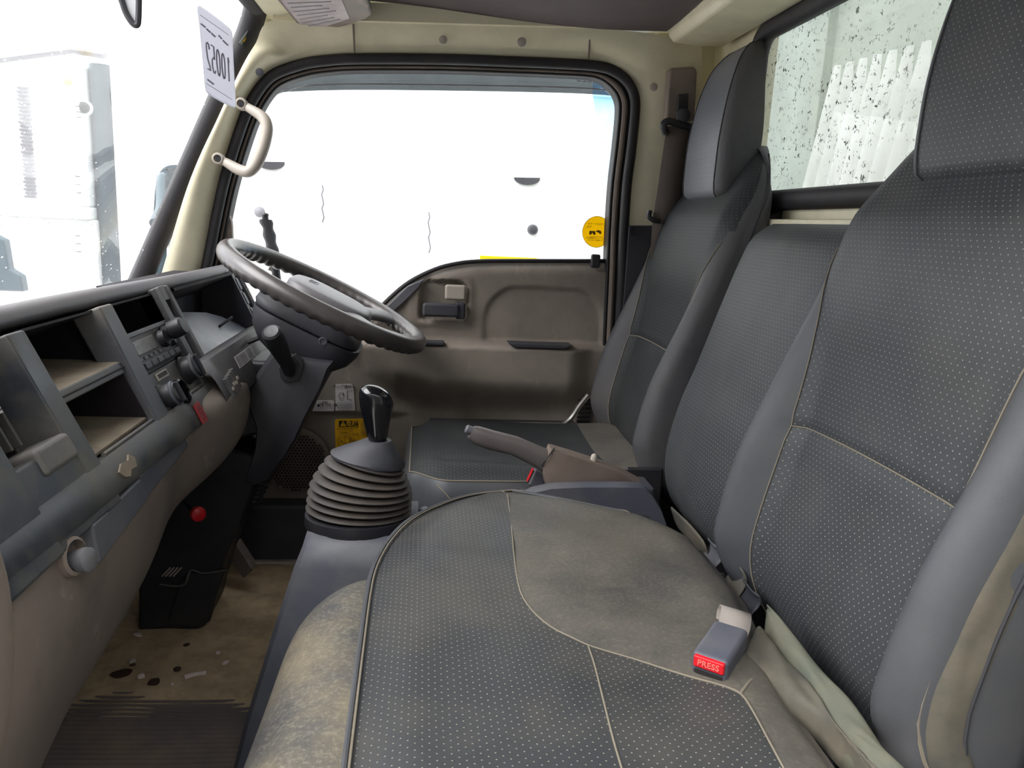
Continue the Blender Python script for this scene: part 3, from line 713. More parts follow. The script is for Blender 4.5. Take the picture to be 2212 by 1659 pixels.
def cutpanels(name_of, rows, cuts, parent, uvo=0):
    """grid surface (rows of points) cut along poly-lines in plan; name_of(x, y) -> (name, material)"""
    bm = bmesh.new(); uvl = bm.loops.layers.uv.new('UVMap')
    vs = [[bm.verts.new(p) for p in r] for r in rows]
    for i in range(len(rows) - 1):
        for j in range(len(rows[0]) - 1): bm.faces.new((vs[i][j], vs[i][j + 1], vs[i + 1][j + 1], vs[i + 1][j]))
    for line in cuts:
        for a, b in zip(line, line[1:]):
            d = Vector((b[0] - a[0], b[1] - a[1], 0)); L = d.length; d.normalize(); nrm = Vector((-d.y, d.x, 0)); o_ = Vector((a[0], a[1], 0))
            fs = [f for f in bm.faces if -.03 < (f.calc_center_median() - o_).dot(d) < L + .03 and abs((f.calc_center_median() - o_).dot(nrm)) < .03]
            ge = list({e for f in fs for e in f.edges}); gv = list({v for f in fs for v in f.verts})
            bmesh.ops.bisect_plane(bm, geom=gv + ge + fs, plane_co=o_, plane_no=nrm, dist=1e-5)
    groups = {}
    for f in bm.faces:
        c = f.calc_center_median(); groups.setdefault(name_of(c.x, c.y), []).append([tuple(v.co) for v in f.verts])
    bm.free(); outp = []
    for (nm, m), fl_ in groups.items():
        g = G(); idx = {}
        for f in fl_:
            q = []
            for p in f:
                kk = tuple(round(c, 5) for c in p)
                if kk not in idx: idx[kk] = len(g.v); g.v.append(p); g.uv[idx[kk]] = (p[1] + 1, p[0] + 1)
                q.append(idx[kk])
            g.f.append(tuple(q))
        outp.append(g.made(nm, M[m], parent, sharp=50))
    return outp
def side_of(line, x, y):
    "signed side of the nearest piece of a poly-line"
    best = None
    for (ax, ay), (bx, by) in zip(line, line[1:]):
        dx, dy = bx - ax, by - ay; L2 = dx * dx + dy * dy; t = max(0, min(1, ((x - ax) * dx + (y - ay) * dy) / L2))
        d = (x - ax - t * dx) ** 2 + (y - ay - t * dy) ** 2
        if best is None or d < best[0] - 1e-12: best = (d, dx * (y - ay) - dy * (x - ax))
    return best[1]

# ---- driver's seat
DY = 1.71
ds = thing('bucket_seat', 'driver seat with perforated headrest painted with a silvery sheen beyond the hand brake', 'seat', (.3, DY, .28))
backrest(ds, DY, (M['perfdark'], M['perfdark'], M['leatherdk']))
headrest(ds, DY, M['perfsheen'], M['leatherdk'])
def cushion_z(x, x0): return .0
rows = []
X0, X1 = -.015, .50; nx_, ny_ = 44, 36
for i in range(nx_ + 1):
    t = i / nx_; x = X0 + (X1 - X0) * t
    rowp = []
    inset_ = .055 * (1 - sm(0, .09, x - X0)) ** 1.6
    y0, y1 = 1.475 + inset_, 1.945 - inset_
    for j in range(ny_ + 1):
        s = j / ny_; y = y0 + (y1 - y0) * s
        e = min(y - y0, y1 - y, (x - X0) * 1.2)
        z = .389 + .022 * sm(0, .06, e) - .018 * sin(pi * min(1, max(0, (x - .12) / .4))) * sin(pi * s)
        z -= .010 * exp(-(((y - 1.56) / .012) ** 2)) * .5 if x > .05 else 0
        rowp.append((x, y, z))
    rows.append(rowp)
cl1 = [(.40, 1.45), (.41, 2.0)]
cutpanels(lambda x, y: ('cushion_rear_panel', 'plainmid') if x > .405 else ('cushion_panel', 'perfdark'), rows, [cl1], ds)
# skirt
edge = [Vector(p) for p in rows[0]] ; near = [Vector(r[0]) for r in rows]; far = [Vector(r[-1]) for r in rows]
loop = near[::-1] + edge[1:] + far[1:]
sk = []
for dz, dn in ((0, 0), (-.008, .006), (-.03, .014), (-.07, .016), (-.12, .006), (-.14, -.02)):
    c_ = Vector((.25, DY, 0)); r = []
    for i, p in enumerate(loop):
        a = loop[max(0, i - 1)]; b = loop[min(len(loop) - 1, i + 1)]; t = (b - a); t.z = 0; t.normalize(); nn = Vector((-t.y, t.x, 0)) * -1
        if nn.dot(p - c_) < 0: nn = -nn
        r.append(p + nn * dn + Vector((0, 0, dz)))
    sk.append(r)
G().loft(sk, False, False).made('cushion', M['leather'], ds, sharp=70)
G().tube([p + Vector((0, 0, .001)) for p in loop[::1]], .0016, 6).made('piping', M['thread'], ds)
vsx = [sk[k][nx_ - 6] for k in range(len(sk))]
G().tube([p + Vector((0, -.001, 0)) for p in curve([sk[1][nx_ - 5], sk[2][nx_ - 7], sk[3][nx_ - 9], sk[4][nx_ - 11]], 3)], .0014, 6).made('seam', M['thread'], ds)
G().box(.02, .50, 1.50, 1.93, .27, .36).made('seat_base', M['black'], ds, bevel=.01)
# hinge lever and brackets at the foot of the backrest
hb = G().tube(curve([(.445, 1.945, .47), (.425, 1.95, .44), (.40, 1.95, .40), (.36, 1.94, .375), (.33, 1.93, .372)], 5), .007, 8).made('recline_lever', M['metal'], ds)
G().box(.42, .50, 1.45, 1.462, .34, .43).made('hinge_plate', M['black'], ds, bevel=.006)

# ---- bench seat for two passengers
bs = thing('passenger_bench_seat', 'near passenger bench seat with dotted grey leather and big headrest', 'seat', (.2, .95, .28))
PY = .83
backrest(bs, PY, (M['perf'], M['perf'], M['leather']))
headrest(bs, PY, M['perf'], M['leather'])
FRONT = [(.50, -.055), (.60, -.056), (.80, -.058), (.95, -.058), (1.02, -.052), (1.10, -.035), (1.17, -.008), (1.23, .035), (1.28, .090), (1.315, .17)]
# plan outline: front edge x(y)
def xfront(y): return spl(FRONT, y)
rows = []; ny_ = 76; nx_ = 56
YN, YF = .50, 1.318
for j in range(ny_ + 1):
    y = YN + (YF - YN) * j / ny_; x0 = xfront(y); x1 = lerp([(.5, .40), (.72, .405), (.85, .425), (1.0, .45), (1.2, .452), (1.26, .43), (1.318, .38)], y); r = []
    for i in range(nx_ + 1):
        t = i / nx_; x = x0 + (x1 - x0) * t
        e = min(x - x0, (YF - y) * 1.3, (x1 - x) * 1.0)
        z = .428 + .016 * sm(0, .07, e) - .012 * sin(pi * t) * sin(pi * min(1, max(0, (y - .5) / .5))) * .8
        z += .004 * sin(x * 23 + y * 11) * sin(y * 17 - x * 5) * sm(0, .1, e)
        z -= .02 * (1 - sm(0, .03, x1 - x))
        r.append((x, YN + (y - YN) * (1.318 - .125 * sm(.12, .42, x) - YN) / (YF - YN), z))
    rows.append(r)
def zc_(x, y):
    j = max(0, min(ny_, (y - YN) / (YF - YN) * ny_)); j0 = int(min(j, ny_ - 1)); r0, r1 = rows[j0], rows[j0 + 1]; f = j - j0
    def zr(r):
        x0, x1 = r[0][0], r[-1][0]; i = max(0, min(nx_ - 1e-6, (x - x0) / (x1 - x0) * nx_)); i0 = int(i); return r[i0][2] + (r[i0 + 1][2] - r[i0][2]) * (i - i0)
    return zr(r0) * (1 - f) + zr(r1) * f
def onC(px, py):
    z = .44
    for _ in range(4): p = atZ(px, py, z); z = zc_(p.x, p.y)
    return (p.x, p.y)
la = [onC(*p) for p in ((1096, 1070), (1099, 1090), (1106, 1150), (1112, 1215), (1124, 1278), (1150, 1320), (1190, 1355), (1235, 1378), (1280, 1398), (1370, 1425), (1480, 1460), (1560, 1482), (1600, 1500), (1622, 1530))]
la = [(la[0][0] - .005, la[0][1] + .06)] + la
d_ = Vector((la[-1][0] - la[-2][0], la[-1][1] - la[-2][1])).normalized()
lb = [onC(*p) for p in ((1270, 1394), (1285, 1440), (1305, 1520), (1325, 1600), (1345, 1668))]; lb.append((lb[-1][0] + .008, lb[-1][1] - .12))
lc = [onC(*p) for p in ((1600, 1500), (1625, 1535), (1660, 1600), (1695, 1665))]; lc.append((lc[-1][0] + .01, lc[-1][1] - .12))
la2 = la[:-1] + lc[1:]
ia = 9
def which(x, y):
    s = side_of(la2, x, y)
    # left of / in front of line a -> perforated
    if s > 0: return ('cushion_plain_panel', 'plainmid')
    if side_of(lb, x, y) > 0 and side_of(la2, x, y) <= 0: return ('cushion_corner_panel', 'perfc')
    return ('cushion_panel', 'perfc')
cutpanels(which, rows, [la2, lb], bs)
for ln in (la2, lb):
    G().tube(curve([(x, y, zc_(x, y) + .0006) for x, y in ln if y > .5], 3), .0011, 6).made('seam', M['thread'], bs)
e = [onC(1600, 1500), onC(1650, 1450)]
G().tube(curve([(x, y, zc_(x, y) + .0006) for x, y in (onC(1600, 1498), onC(1622, 1470), onC(1648, 1450))], 3), .0015, 6).made('seam', M['thread'], bs)
# piping along the front edge, skirt below it
loop = [Vector(r[0]) for r in rows] + [Vector(p) for p in rows[-1][1:]]
G().tube([p + Vector((-.001, .0005, .002)) for p in loop], .0032, 8).made('piping', M['leather'], bs)
G().tube([p + Vector((.004, -.002, .004)) for p in loop], .0012, 6).made('seam', M['thread'], bs)
sk = []
for dz, dn in ((0, 0), (-.012, .003), (-.05, .004), (-.10, -.006), (-.15, -.03)):
    r = []
    for i, p in enumerate(loop):
        a = loop[max(0, i - 1)]; b = loop[min(len(loop) - 1, i + 1)]; t = (b - a); t.z = 0; t.normalize(); nn = Vector((-t.y, t.x, 0))
        r.append(p + nn * dn + Vector((0, 0, dz)))
    sk.append(r)
G().loft(sk, False, False).made('cushion', M['leather'], bs, sharp=70)
# rounded dusty nose of the outer cushion
st = [(.45, 1.0), (.60, 1.0), (.75, 1.0), (.86, .97), (.91, .88), (.945, .70), (.965, .42), (.972, .12)]
prof = [(0, -.002), (-.022, .004), (-.052, .000), (-.080, -.014), (-.102, -.040), (-.113, -.08), (-.112, -.14), (-.095, -.21), (-.06, -.27)]
rw = []
for y, k in st:
    x0 = xfront(y) + .004; z0 = .432
    rw.append([(x0 + px * k * (1 + .05 * sin(y * 14)), y + (.0 if k > .9 else 0), z0 + pz * (.55 + .45 * k) - .012 * (1 - k)) for px, pz in prof])
rw.append([(xfront(.978) + .004, .978, .43 + pz * .6) for px, pz in prof])
G().loft(rw, False, False).made('cushion_nose', M['leathertan'], bs, sub=2, sharp=180)
G().box(-.03, .42, .62, 1.28, .28, .40).made('seat_base', M['black'], bs, bevel=.01)
# crumpled cloth tongue between cushion and backrest, near side
def cloth(name, m, parent, cps, amp=.006, sub=2, seed=1, th=.002):
    random.seed(seed); r = []
    for row in cps: r.append([Vector(p) + Vector((random.uniform(-1, 1), random.uniform(-1, 1), random.uniform(-1, 1))) * amp for p in row])
    o = G().loft(r, False, False).made(name, m, parent, sub=sub, sharp=180); md = o.modifiers.new('t', 'SOLIDIFY'); md.thickness = th; return o
def strip(nm, m, A, B, za, zb_, amp, seed, ns=4, ups=None):
    A = curve([atZ(x, y, za) for x, y in A], 3); B = curve([atZ(x, y, zb_) for x, y in B], 3); n = min(len(A), len(B)); tk = []
    for k in range(n):
        a = A[round(k * (len(A) - 1) / (n - 1))]; b = B[round(k * (len(B) - 1) / (n - 1))]
        tk.append([a + Vector((0, 0, -.03))] + [a.lerp(b, j / ns) + Vector((0, 0, .003 * sin(j * 1.9 + k * .9) + (.004 if 0 < j < ns else 0))) for j in range(ns + 1)] + [b + Vector((.01, 0, -.03))])
    return cloth(nm, M[m], bs, tk, amp, 1, seed, .0015)
strip('rear_cloth', 'crumple', [(1600, 1440), (1650, 1455), (1700, 1500), (1760, 1540), (1800, 1575), (1840, 1620), (1885, 1675)], [(1640, 1345), (1680, 1390), (1720, 1440), (1760, 1490), (1800, 1560), (1840, 1610), (1890, 1670)], .432, .434, .0012, 4)
strip('cloth_flap', 'flap', [(1655, 1330), (1678, 1385), (1722, 1440), (1758, 1490), (1796, 1555), (1836, 1605), (1900, 1680)], [(1660, 1308), (1730, 1385), (1800, 1465), (1870, 1550), (1930, 1630), (1975, 1680), (2010, 1740)], .436, .446, .0018, 11)
# fold of cover hanging at the near side of the backrest
tk = []
for k in range(15):
    z = .36 + .40 * k / 14; xb = spl(BOL, z)
    y0 = PY - .2385; tk.append([(xb + .03, y0 + .004, z), (xb + .045, y0 - .006 - .003 * (k % 2), z + .004), (xb + .060, y0 - .006 + .002 * sin(k * 2.3), z), (xb + .075, y0 - .008 - .003 * ((k + 1) % 2), z - .006), (xb + .085, y0 + .004, z - .01)])
cloth('cover_fold', M['crumple'], bs, tk, .0025, 2, 9)
G().tube([(spl(BOL, z) + .030, PY - .2385 + .002, z) for z in [.36 + .02 * k for k in range(21)]], .0022, 6).made('seam', M['thread'], bs)
g = G().prism([(.60, .565, .30), (.60, .565, .42), (.625, .565, .52), (.66, .565, .60), (.70, .565, .66), (.70, .565, .30)], (0, .03, 0)); g.made('recliner_cover', M['black'], bs, bevel=.012, seg=3)
G().tube(curve([(.70, .56, .57), (.66, .553, .53), (.645, .55, .47), (.64, .55, .36)], 4), .009, 8).made('recliner_lever', M['metal'], bs)

# ---- folding middle backrest
mb = thing('middle_folding_backrest', 'low flat middle backrest without headrest between driver and passenger seats', 'seat', (.55, 1.27, .33))
PR = [(.335, .560), (.36, .522), (.40, .500), (.44, .492), (.50, .494), (.58, .512), (.64, .533), (.70, .552), (.78, .577), (.86, .604), (.90, .622), (.918, .640), (.925, .652)]
rings = []; zs = [.30, .32] + [.335 + .0118 * k for k in range(49)] + [.918, .925]
zs = sorted(z for z in zs if z <= .925)
uvd = {}
arc = 0; prev = None
for i, z in enumerate(zs):
    w_ = .186 - .03 * (max(0, (z - .87) / .055)) ** 3 - .02 * (max(0, (.37 - z) / .07)) ** 2; xf = spl([(.30, .60), (.32, .578)] + PR, z); bk = xf + .085 * (1 - .7 * max(0, (z - .88) / .045) ** 2); rr = min(.03, (bk - xf) * .48)
    ring = []
    for k in range(25):
        y = w_ * sin(pi / 2 * (-1 + k / 12)); t = max(0, (abs(y) - (w_ - rr)) / rr)
        ring.append(Vector((xf - .006 * (1 - (y / w_) ** 2) + rr * (1 - sqrt(max(0, 1 - t * t))), 1.262 + y, z)))
    for k in range(9):
        y = w_ * cos(pi * k / 8); ring.append(Vector((bk - .01 * abs(y / w_) ** 3, 1.262 + y, z)))
    rings.append(ring)
    if prev is not None: arc += (ring[12] - prev[12]).length
    prev = ring
    for j, p in enumerate(ring): uvd[i * len(ring) + j] = (p.y + 1, arc + 1)
n = len(rings[0]); ga, gb = G(), G()
for g_ in (ga, gb): g_.v = [tuple(p) for r in rings for p in r]; g_.uv = dict(uvd)
for i in range(len(rings) - 1):
    for j in range(n): k = (j + 1) % n; (gb if 4 <= j < 20 else ga).f.append((i * n + j, i * n + k, (i + 1) * n + k, (i + 1) * n + j))
ga.f.append(tuple(range(n))[::-1]); ga.f.append(tuple((len(rings) - 1) * n + j for j in range(n)))
used = sorted({i for f in gb.f for i in f}); mp_ = {o: k for k, o in enumerate(used)}
gb.v = [gb.v[i] for i in used]; gb.uv = {mp_[i]: gb.uv[i] for i in used}; gb.f = [tuple(mp_[i] for i in f) for f in gb.f]
o = ga.made('backrest', M['leather'], mb, sharp=60); gb.made('perforated_panel', M['perf'], o, sharp=60)
G().box(.60, .66, 1.10, 1.42, .26, .40).made('hinge_bracket', M['black'], mb, bevel=.01)
G().prism([(.655, 1.56, .93), (.715, 1.56, .955), (.715, 1.56, .90), (.655, 1.56, .90)], (0, -.05, 0)).made('trim_9', M['black'], bevel=.004, kind='structure')
# ================================================================== dashboard
def D(y, z, n=0):
    "point on the raked dash face; n = distance out of it"
    return Vector((-.43 + .47 * (.73 - z) + n * .905, y, z + n * .425))
def dbox(g, y0, y1, z0, z1, n0, n1):
    return g.hexa([D(y, z, n) for n in (n0, n1) for y in (y0, y1) for z in (z0, z1)])
da = thing('dashboard', 'charcoal dashboard with open storage bins, gauge recess and dusty shelf', 'dashboard', (-.5, 1.2, .3))
# padded top and lip
rw = []
for y in (.46, .56, .70, .84, .90, .96, 1.1, 1.3, 1.42, 1.55, 1.68, 1.80, 1.88, 1.925):
    fx = lerp([(.46, -.462), (1.15, -.462), (1.40, -.452), (1.6, -.446), (1.93, -.448)], y)
    tz = lerp([(.46, .785), (1.15, .785), (1.4, .782), (1.93, .779)], y)
    rw.append([(-.90, y, tz - .22), (-.72, y, tz - .14), (fx - .08, y, tz - .030), (fx - .02, y, tz - .001), (fx - .002, y, tz - .010), (fx + .004, y, tz - .022), (fx - .004, y, tz - .032), (fx - .06, y, tz - .050), (-.90, y, tz - .25)])
G().loft(rw, False, False).made('top_pad', M['dashtop'], da, sub=2, sharp=180)
# near-side stack: vent housing
g = G(); dbox(g, .865, .905, .557, .757, -.05, .006); f1 = g.made('vent_post', M['fascia'], da, bevel=.003)
g = G(); dbox(g, .62, .755, .557, .757, -.05, .008); g.made('side_post', M['fascia'], da, bevel=.004)
g = G(); dbox(g, .752, .868, .557, .642, -.05, .005); g.made('vent_base', M['fascia'], da, bevel=.004)
g = G(); dbox(g, .795, .868, .622, .650, -.04, .010); g.made('vent_sill', M['dash'], da, bevel=.006, seg=3)
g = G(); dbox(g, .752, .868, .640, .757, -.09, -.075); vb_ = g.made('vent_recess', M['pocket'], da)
for k in range(5):
    g = G(); y = .765 + .019 * k; g.hexa([D(yy, zz, n) for n in (-.075, -.022) for yy in (y + (n + .05) * -.25, y + (n + .05) * -.25 + .004) for zz in (.655, .752)]); g.made('vent_slat', M['fascia'], vb_, bevel=.001)
g = G(); dbox(g, .772, .812, .690, .715, -.03, -.010); tb = g.made('vent_tab', M['slate'], vb_, bevel=.003)
for k in range(6):
    g = G(); dbox(g, .811, .818, .691 + .0042 * k, .6935 + .0042 * k, -.03, -.011); g.made('tab_rib', M['grab'], tb)
# open bin with a shelf
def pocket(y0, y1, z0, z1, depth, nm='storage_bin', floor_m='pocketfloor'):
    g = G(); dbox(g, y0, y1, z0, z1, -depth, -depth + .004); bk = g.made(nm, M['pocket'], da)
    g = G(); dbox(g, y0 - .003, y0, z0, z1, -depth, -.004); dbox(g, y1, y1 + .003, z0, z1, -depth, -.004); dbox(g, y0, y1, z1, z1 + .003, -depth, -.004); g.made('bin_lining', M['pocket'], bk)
    if floor_m:
        # level floor running back from the lip
        p0, p1 = D(y0, z0, -.004), D(y1, z0, -.004)
        G().hexa([Vector((x, y, z)) for x in (p0.x - depth * 1.1, p0.x) for y in (y0, y1) for z in (p0.z - .004, p0.z)]).made('bin_floor', M[floor_m], bk)
    return bk
pocket(.905, 1.115, .688, .756, .20)
pocket(.905, 1.095, .612, .674, .20)
g = G(); dbox(g, .902, 1.117, .673, .688, -.03, -.002); g.made('shelf_lip', M['dash'], da, bevel=.002)
g = G().tube([D(.905, .6805, -.0015), D(1.11, .6805, -.0015)], .0018, 6).made('lip_groove', M['ink'], da)
# post between bins and centre stack
g = G(); g.hexa([D(1.098, .590, -.03), D(1.098, .76, -.03), D(1.150, .590, -.03), D(1.157, .76, -.03), D(1.098, .590, .006), D(1.112, .76, .006), D(1.150, .590, .006), D(1.157, .76, .006)]); g.made('centre_post', M['dash'], da, bevel=.004)
G().tube([D(1.104, .60, .004), D(1.118, .755, .004)], .0016, 6).made('post_groove', M['ink'], da)
# lower fascia band
rw = []
for y in (.50, .56, .62, .70, .80, .90, 1.0, 1.1, 1.2, 1.28, 1.345, 1.36):
    lip = lerp([(.5, .604), (.85, .603), (1.1, .602), (1.36, .600)], y)
    lo = lerp([(.5, .575), (.8, .567), (1.36, .556)], y)
    rw.append([D(y, lip + .004, -.05), D(y, lip + .003, -.004), D(y, lip + .001, .005), D(y, lip - .004, .008), D(y, (lip + lo) / 2, .009), D(y, lo + .004, .009), D(y, lo, .006), D(y, lo - .002, -.03)])
G().loft(rw, False, False).made('fascia_band', M['fascia'], da, sharp=40)
g = G().tube([D(.93, .607, .0), D(1.345, .604, .0)], .003, 6).made('band_lip', M['dash'], da)
# broken socket hole in the band
cpt = [(.915, .588), (.93, .594), (.95, .592), (.958, .597), (.968, .590), (.962, .580), (.945, .582), (.935, .576), (.922, .580)]
g = G().prism([D(y + .005, z - .004, .0078) for y, z in cpt], D(0, .7, .0035) - D(0, .7, 0)); g.made('socket_hole', M['pocketfloor'], da)
# red label at the end of the band
g = G(); dbox(g, 1.232, 1.260, .560, .590, .0105, .0125); rl = g.made('warning_label', M['redlabel'], da)
for k in range(5):
    g = G(); dbox(g, 1.236, 1.256 - .004 * (k % 2), .565 + .0045 * k, .5665 + .0045 * k, .0125, .0129); g.made('print_line', plastic('dark_red_ink', lin(96, 24, 28), .6, 0, None, 3, 0) if k == 0 else bpy.data.materials['dark_red_ink'], rl)
# centre stack surround: pocket, radio slot, heater panel
pocket(1.160, 1.345, .716, .757, .14, 'upper_pocket', None)
g = G(); dbox(g, 1.155, 1.352, .655, .717, -.03, -.014); g.made('radio_frame', M['slatedark'], da, bevel=.002)
hp_ = G(); dbox(hp_, 1.145, 1.345, .597, .657, -.03, -.004); hp_ = hp_.made('heater_panel', M['dash'], da, bevel=.003)
g = G(); dbox(g, 1.192, 1.242, .642, .653, -.006, -.002); g.made('heater_slot', M['grab'], hp_, bevel=.001)
g = G(); dbox(g, 1.198, 1.236, .645, .651, -.006, -.0012); g.made('heater_lever_slot', M['ink'], hp_)
def knob(y, z, r):
    o_ = D(y, z, -.004); ax = D(0, .7, 1) - D(0, .7, 0)
    k_ = G().lathe([(r * 1.12, 0), (r * 1.12, .003), (r, .005), (r * .94, .022), (r * .80, .026), (.001, .027)], o_, ax, 28).made('heater_knob', M['black'], hp_)
    G().lathe([(r * 1.01, .019), (r * 1.03, .021), (r * .97, .023)], o_, ax, 28).made('knob_ring', M['slate'], k_)
    g = G(); e1 = Vector((0, 1, 0)); e2 = ax.cross(e1).normalized()
    g.hexa([o_ + ax * n + e1 * a + e2 * b for n in (.022, .031) for a in (-.004, .004) for b in (-r * .85, r * .85)]); g.made('knob_grip', M['black'], k_, bevel=.002)
knob(1.178, .620, .019); knob(1.312, .636, .022)
# cup shaped black recess between the knobs
o_ = D(1.232, .614, -.004); ax = D(0, .7, 1) - D(0, .7, 0)
G().lathe([(.021, .0), (.021, .014), (.018, .016), (.016, .006), (.001, .002)], o_, ax, 26).made('lighter_socket', M['gloss'], hp_)
# frame post with the tall slot and the gauge recess
g = G(); dbox(g, 1.345, 1.372, .557, .765, -.03, .004); g.made('slot_post', M['dash'], da, bevel=.003)
g = G(); dbox(g, 1.372, 1.396, .658, .745, -.03, -.02); sv = g.made('centre_vent', M['pocket'], da)
g = G(); dbox(g, 1.396, 1.412, .634, .765, -.03, .006); g.made('hood_post', M['dash'], da, bevel=.003)
g = G(); dbox(g, 1.370, 1.398, .742, .766, -.03, .004); g.made('slot_cap', M['dash'], da, bevel=.002)
for k in range(7):
    g = G(); dbox(g, 1.380, 1.392, .682 + .005 * k, .6845 + .005 * k, -.02, .0); g.made('vent_rib', M['slate'], sv)
# gauge recess: side walls, roof, back window
ya, yb_ = 1.412, 1.838
rw = []
for y in (ya, 1.45, 1.55, 1.65, 1.75, yb_):
    rw.append([D(y, .757 - .0, .012), D(y, .752, .012), D(y, .748, -.05), D(y, .735, -.14)])
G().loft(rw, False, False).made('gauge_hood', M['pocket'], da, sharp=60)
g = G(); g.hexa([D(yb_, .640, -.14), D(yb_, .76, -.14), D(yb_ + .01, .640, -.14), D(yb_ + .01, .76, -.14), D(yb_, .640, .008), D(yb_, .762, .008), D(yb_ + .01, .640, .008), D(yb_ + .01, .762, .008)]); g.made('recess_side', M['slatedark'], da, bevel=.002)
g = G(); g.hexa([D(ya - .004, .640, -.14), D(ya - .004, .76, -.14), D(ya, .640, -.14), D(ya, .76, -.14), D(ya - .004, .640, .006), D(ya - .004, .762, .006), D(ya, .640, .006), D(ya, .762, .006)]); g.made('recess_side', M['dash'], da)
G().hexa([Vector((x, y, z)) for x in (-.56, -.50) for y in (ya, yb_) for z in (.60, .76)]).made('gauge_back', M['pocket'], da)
# clear gauge lens leaning back, dusty, sky reflection painted in as a pale colour
lens = plastic('dusty_sky_painted_lens', lin(122, 128, 138), .3, .4, lin(110, 112, 112), 5, .05, 500, spec=.7)
P0 = [D(1.413, .638, -.010), D(1.835, .638, -.015), D(1.835, .655, -.028), D(1.78, .683, -.040), D(1.72, .702, -.048), D(1.60, .718, -.052), D(1.413, .722, -.052)]
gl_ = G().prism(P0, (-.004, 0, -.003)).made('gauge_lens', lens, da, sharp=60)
G().tube([D(1.70, .668, -.030), D(1.74, .674, -.008)], .003, 8).made('trip_knob', M['black'], da)
# right hand strip with three switches and the side vent
g = G(); g.hexa([D(yb_ + .006, .628, -.03), D(yb_ + .006, .764, -.03), D(1.93, .628, -.03), D(1.93, .764, -.03), D(yb_ + .006, .628, .003), D(yb_ + .006, .764, .003), D(1.93, .628, .003), D(1.93, .764, .003)]); g.made('switch_strip', M['dash'], da, bevel=.003)
for k, z in enumerate((.730, .697, .662)):
    g = G(); dbox(g, 1.853, 1.874, z - .0135, z + .0135, .001, .009); g.made('rocker_switch', M['slatedark'], da, bevel=.003)
g = G(); dbox(g, 1.884, 1.922, .648, .752, .0, .0045); sv = g.made('side_vent', M['pocket'], da)
for k in range(3):
    g = G(); dbox(g, 1.890 + .011 * k, 1.893 + .011 * k, .652, .748, .003, .010); g.made('vent_slat', M['slatedark'], sv)
for k in range(6):
    g = G(); dbox(g, 1.896, 1.908, .690 + .0045 * k, .692 + .0045 * k, .008, .014); g.made('tab_rib', M['grab'], sv)
# panel below the recess: dusty sloping shelf with label and slider switches
rw = []
for y in (1.35, 1.372, 1.40, 1.5, 1.6, 1.7, 1.8, 1.93):
    k = sm(1.35, 1.40, y)
    rw.append([D(y, .640, -.03), D(y, .640, .006), D(y, .634, .014 + .004 * k), D(y, .60, .022), D(y, .568, .024), D(y, .553, .018), D(y, .548, -.02)])
G().loft(rw, False, False).made('driver_ledge', M['dash'], da, sharp=50)
for k, (y, dz) in enumerate(((1.384, -.010), (1.401, -.008), (1.418, -.006), (1.435, -.004))):
    g = G(); dbox(g, y, y + .014, .571 + dz, .606 + dz, .021, .030); s_ = g.made('slide_switch', M['dash'], da, bevel=.002)
    g = G(); dbox(g, y + .002, y + .012, .583 + dz + .003 * (k % 2), .588 + dz + .003 * (k % 2), .029, .032); g.made('switch_tab', M['grab'], s_)
g = G(); g.hexa([D(y, z, n) for n in (.0225, .0232) for y in (1.51, 1.655) for z in (.592, .614)]); ol = g.made('instruction_label', M['whitelabel'], da)
g = G()
for i in range(7):
    for j, (a, b) in enumerate(((1.515, 1.535), (1.541, 1.595), (1.602, 1.650))):
        z = .5945 + .0027 * i
        dbox(g, a, b - .006 * ((i * 3 + j) % 3), z, z + .0011, .0232, .0235)
g.made('print_lines', M['inkgrey'], ol, kind='stuff')
g = G(); dbox(g, 1.60, 1.70, .553, .588, .019, .0245); g.made('ledge_pocket', M['pocket'], da, bevel=.002)
g = G(); dbox(g, 1.775, 1.83, .598, .612, .0225, .0245); g.made('small_badge', M['whitelabel'], da, bevel=.001)
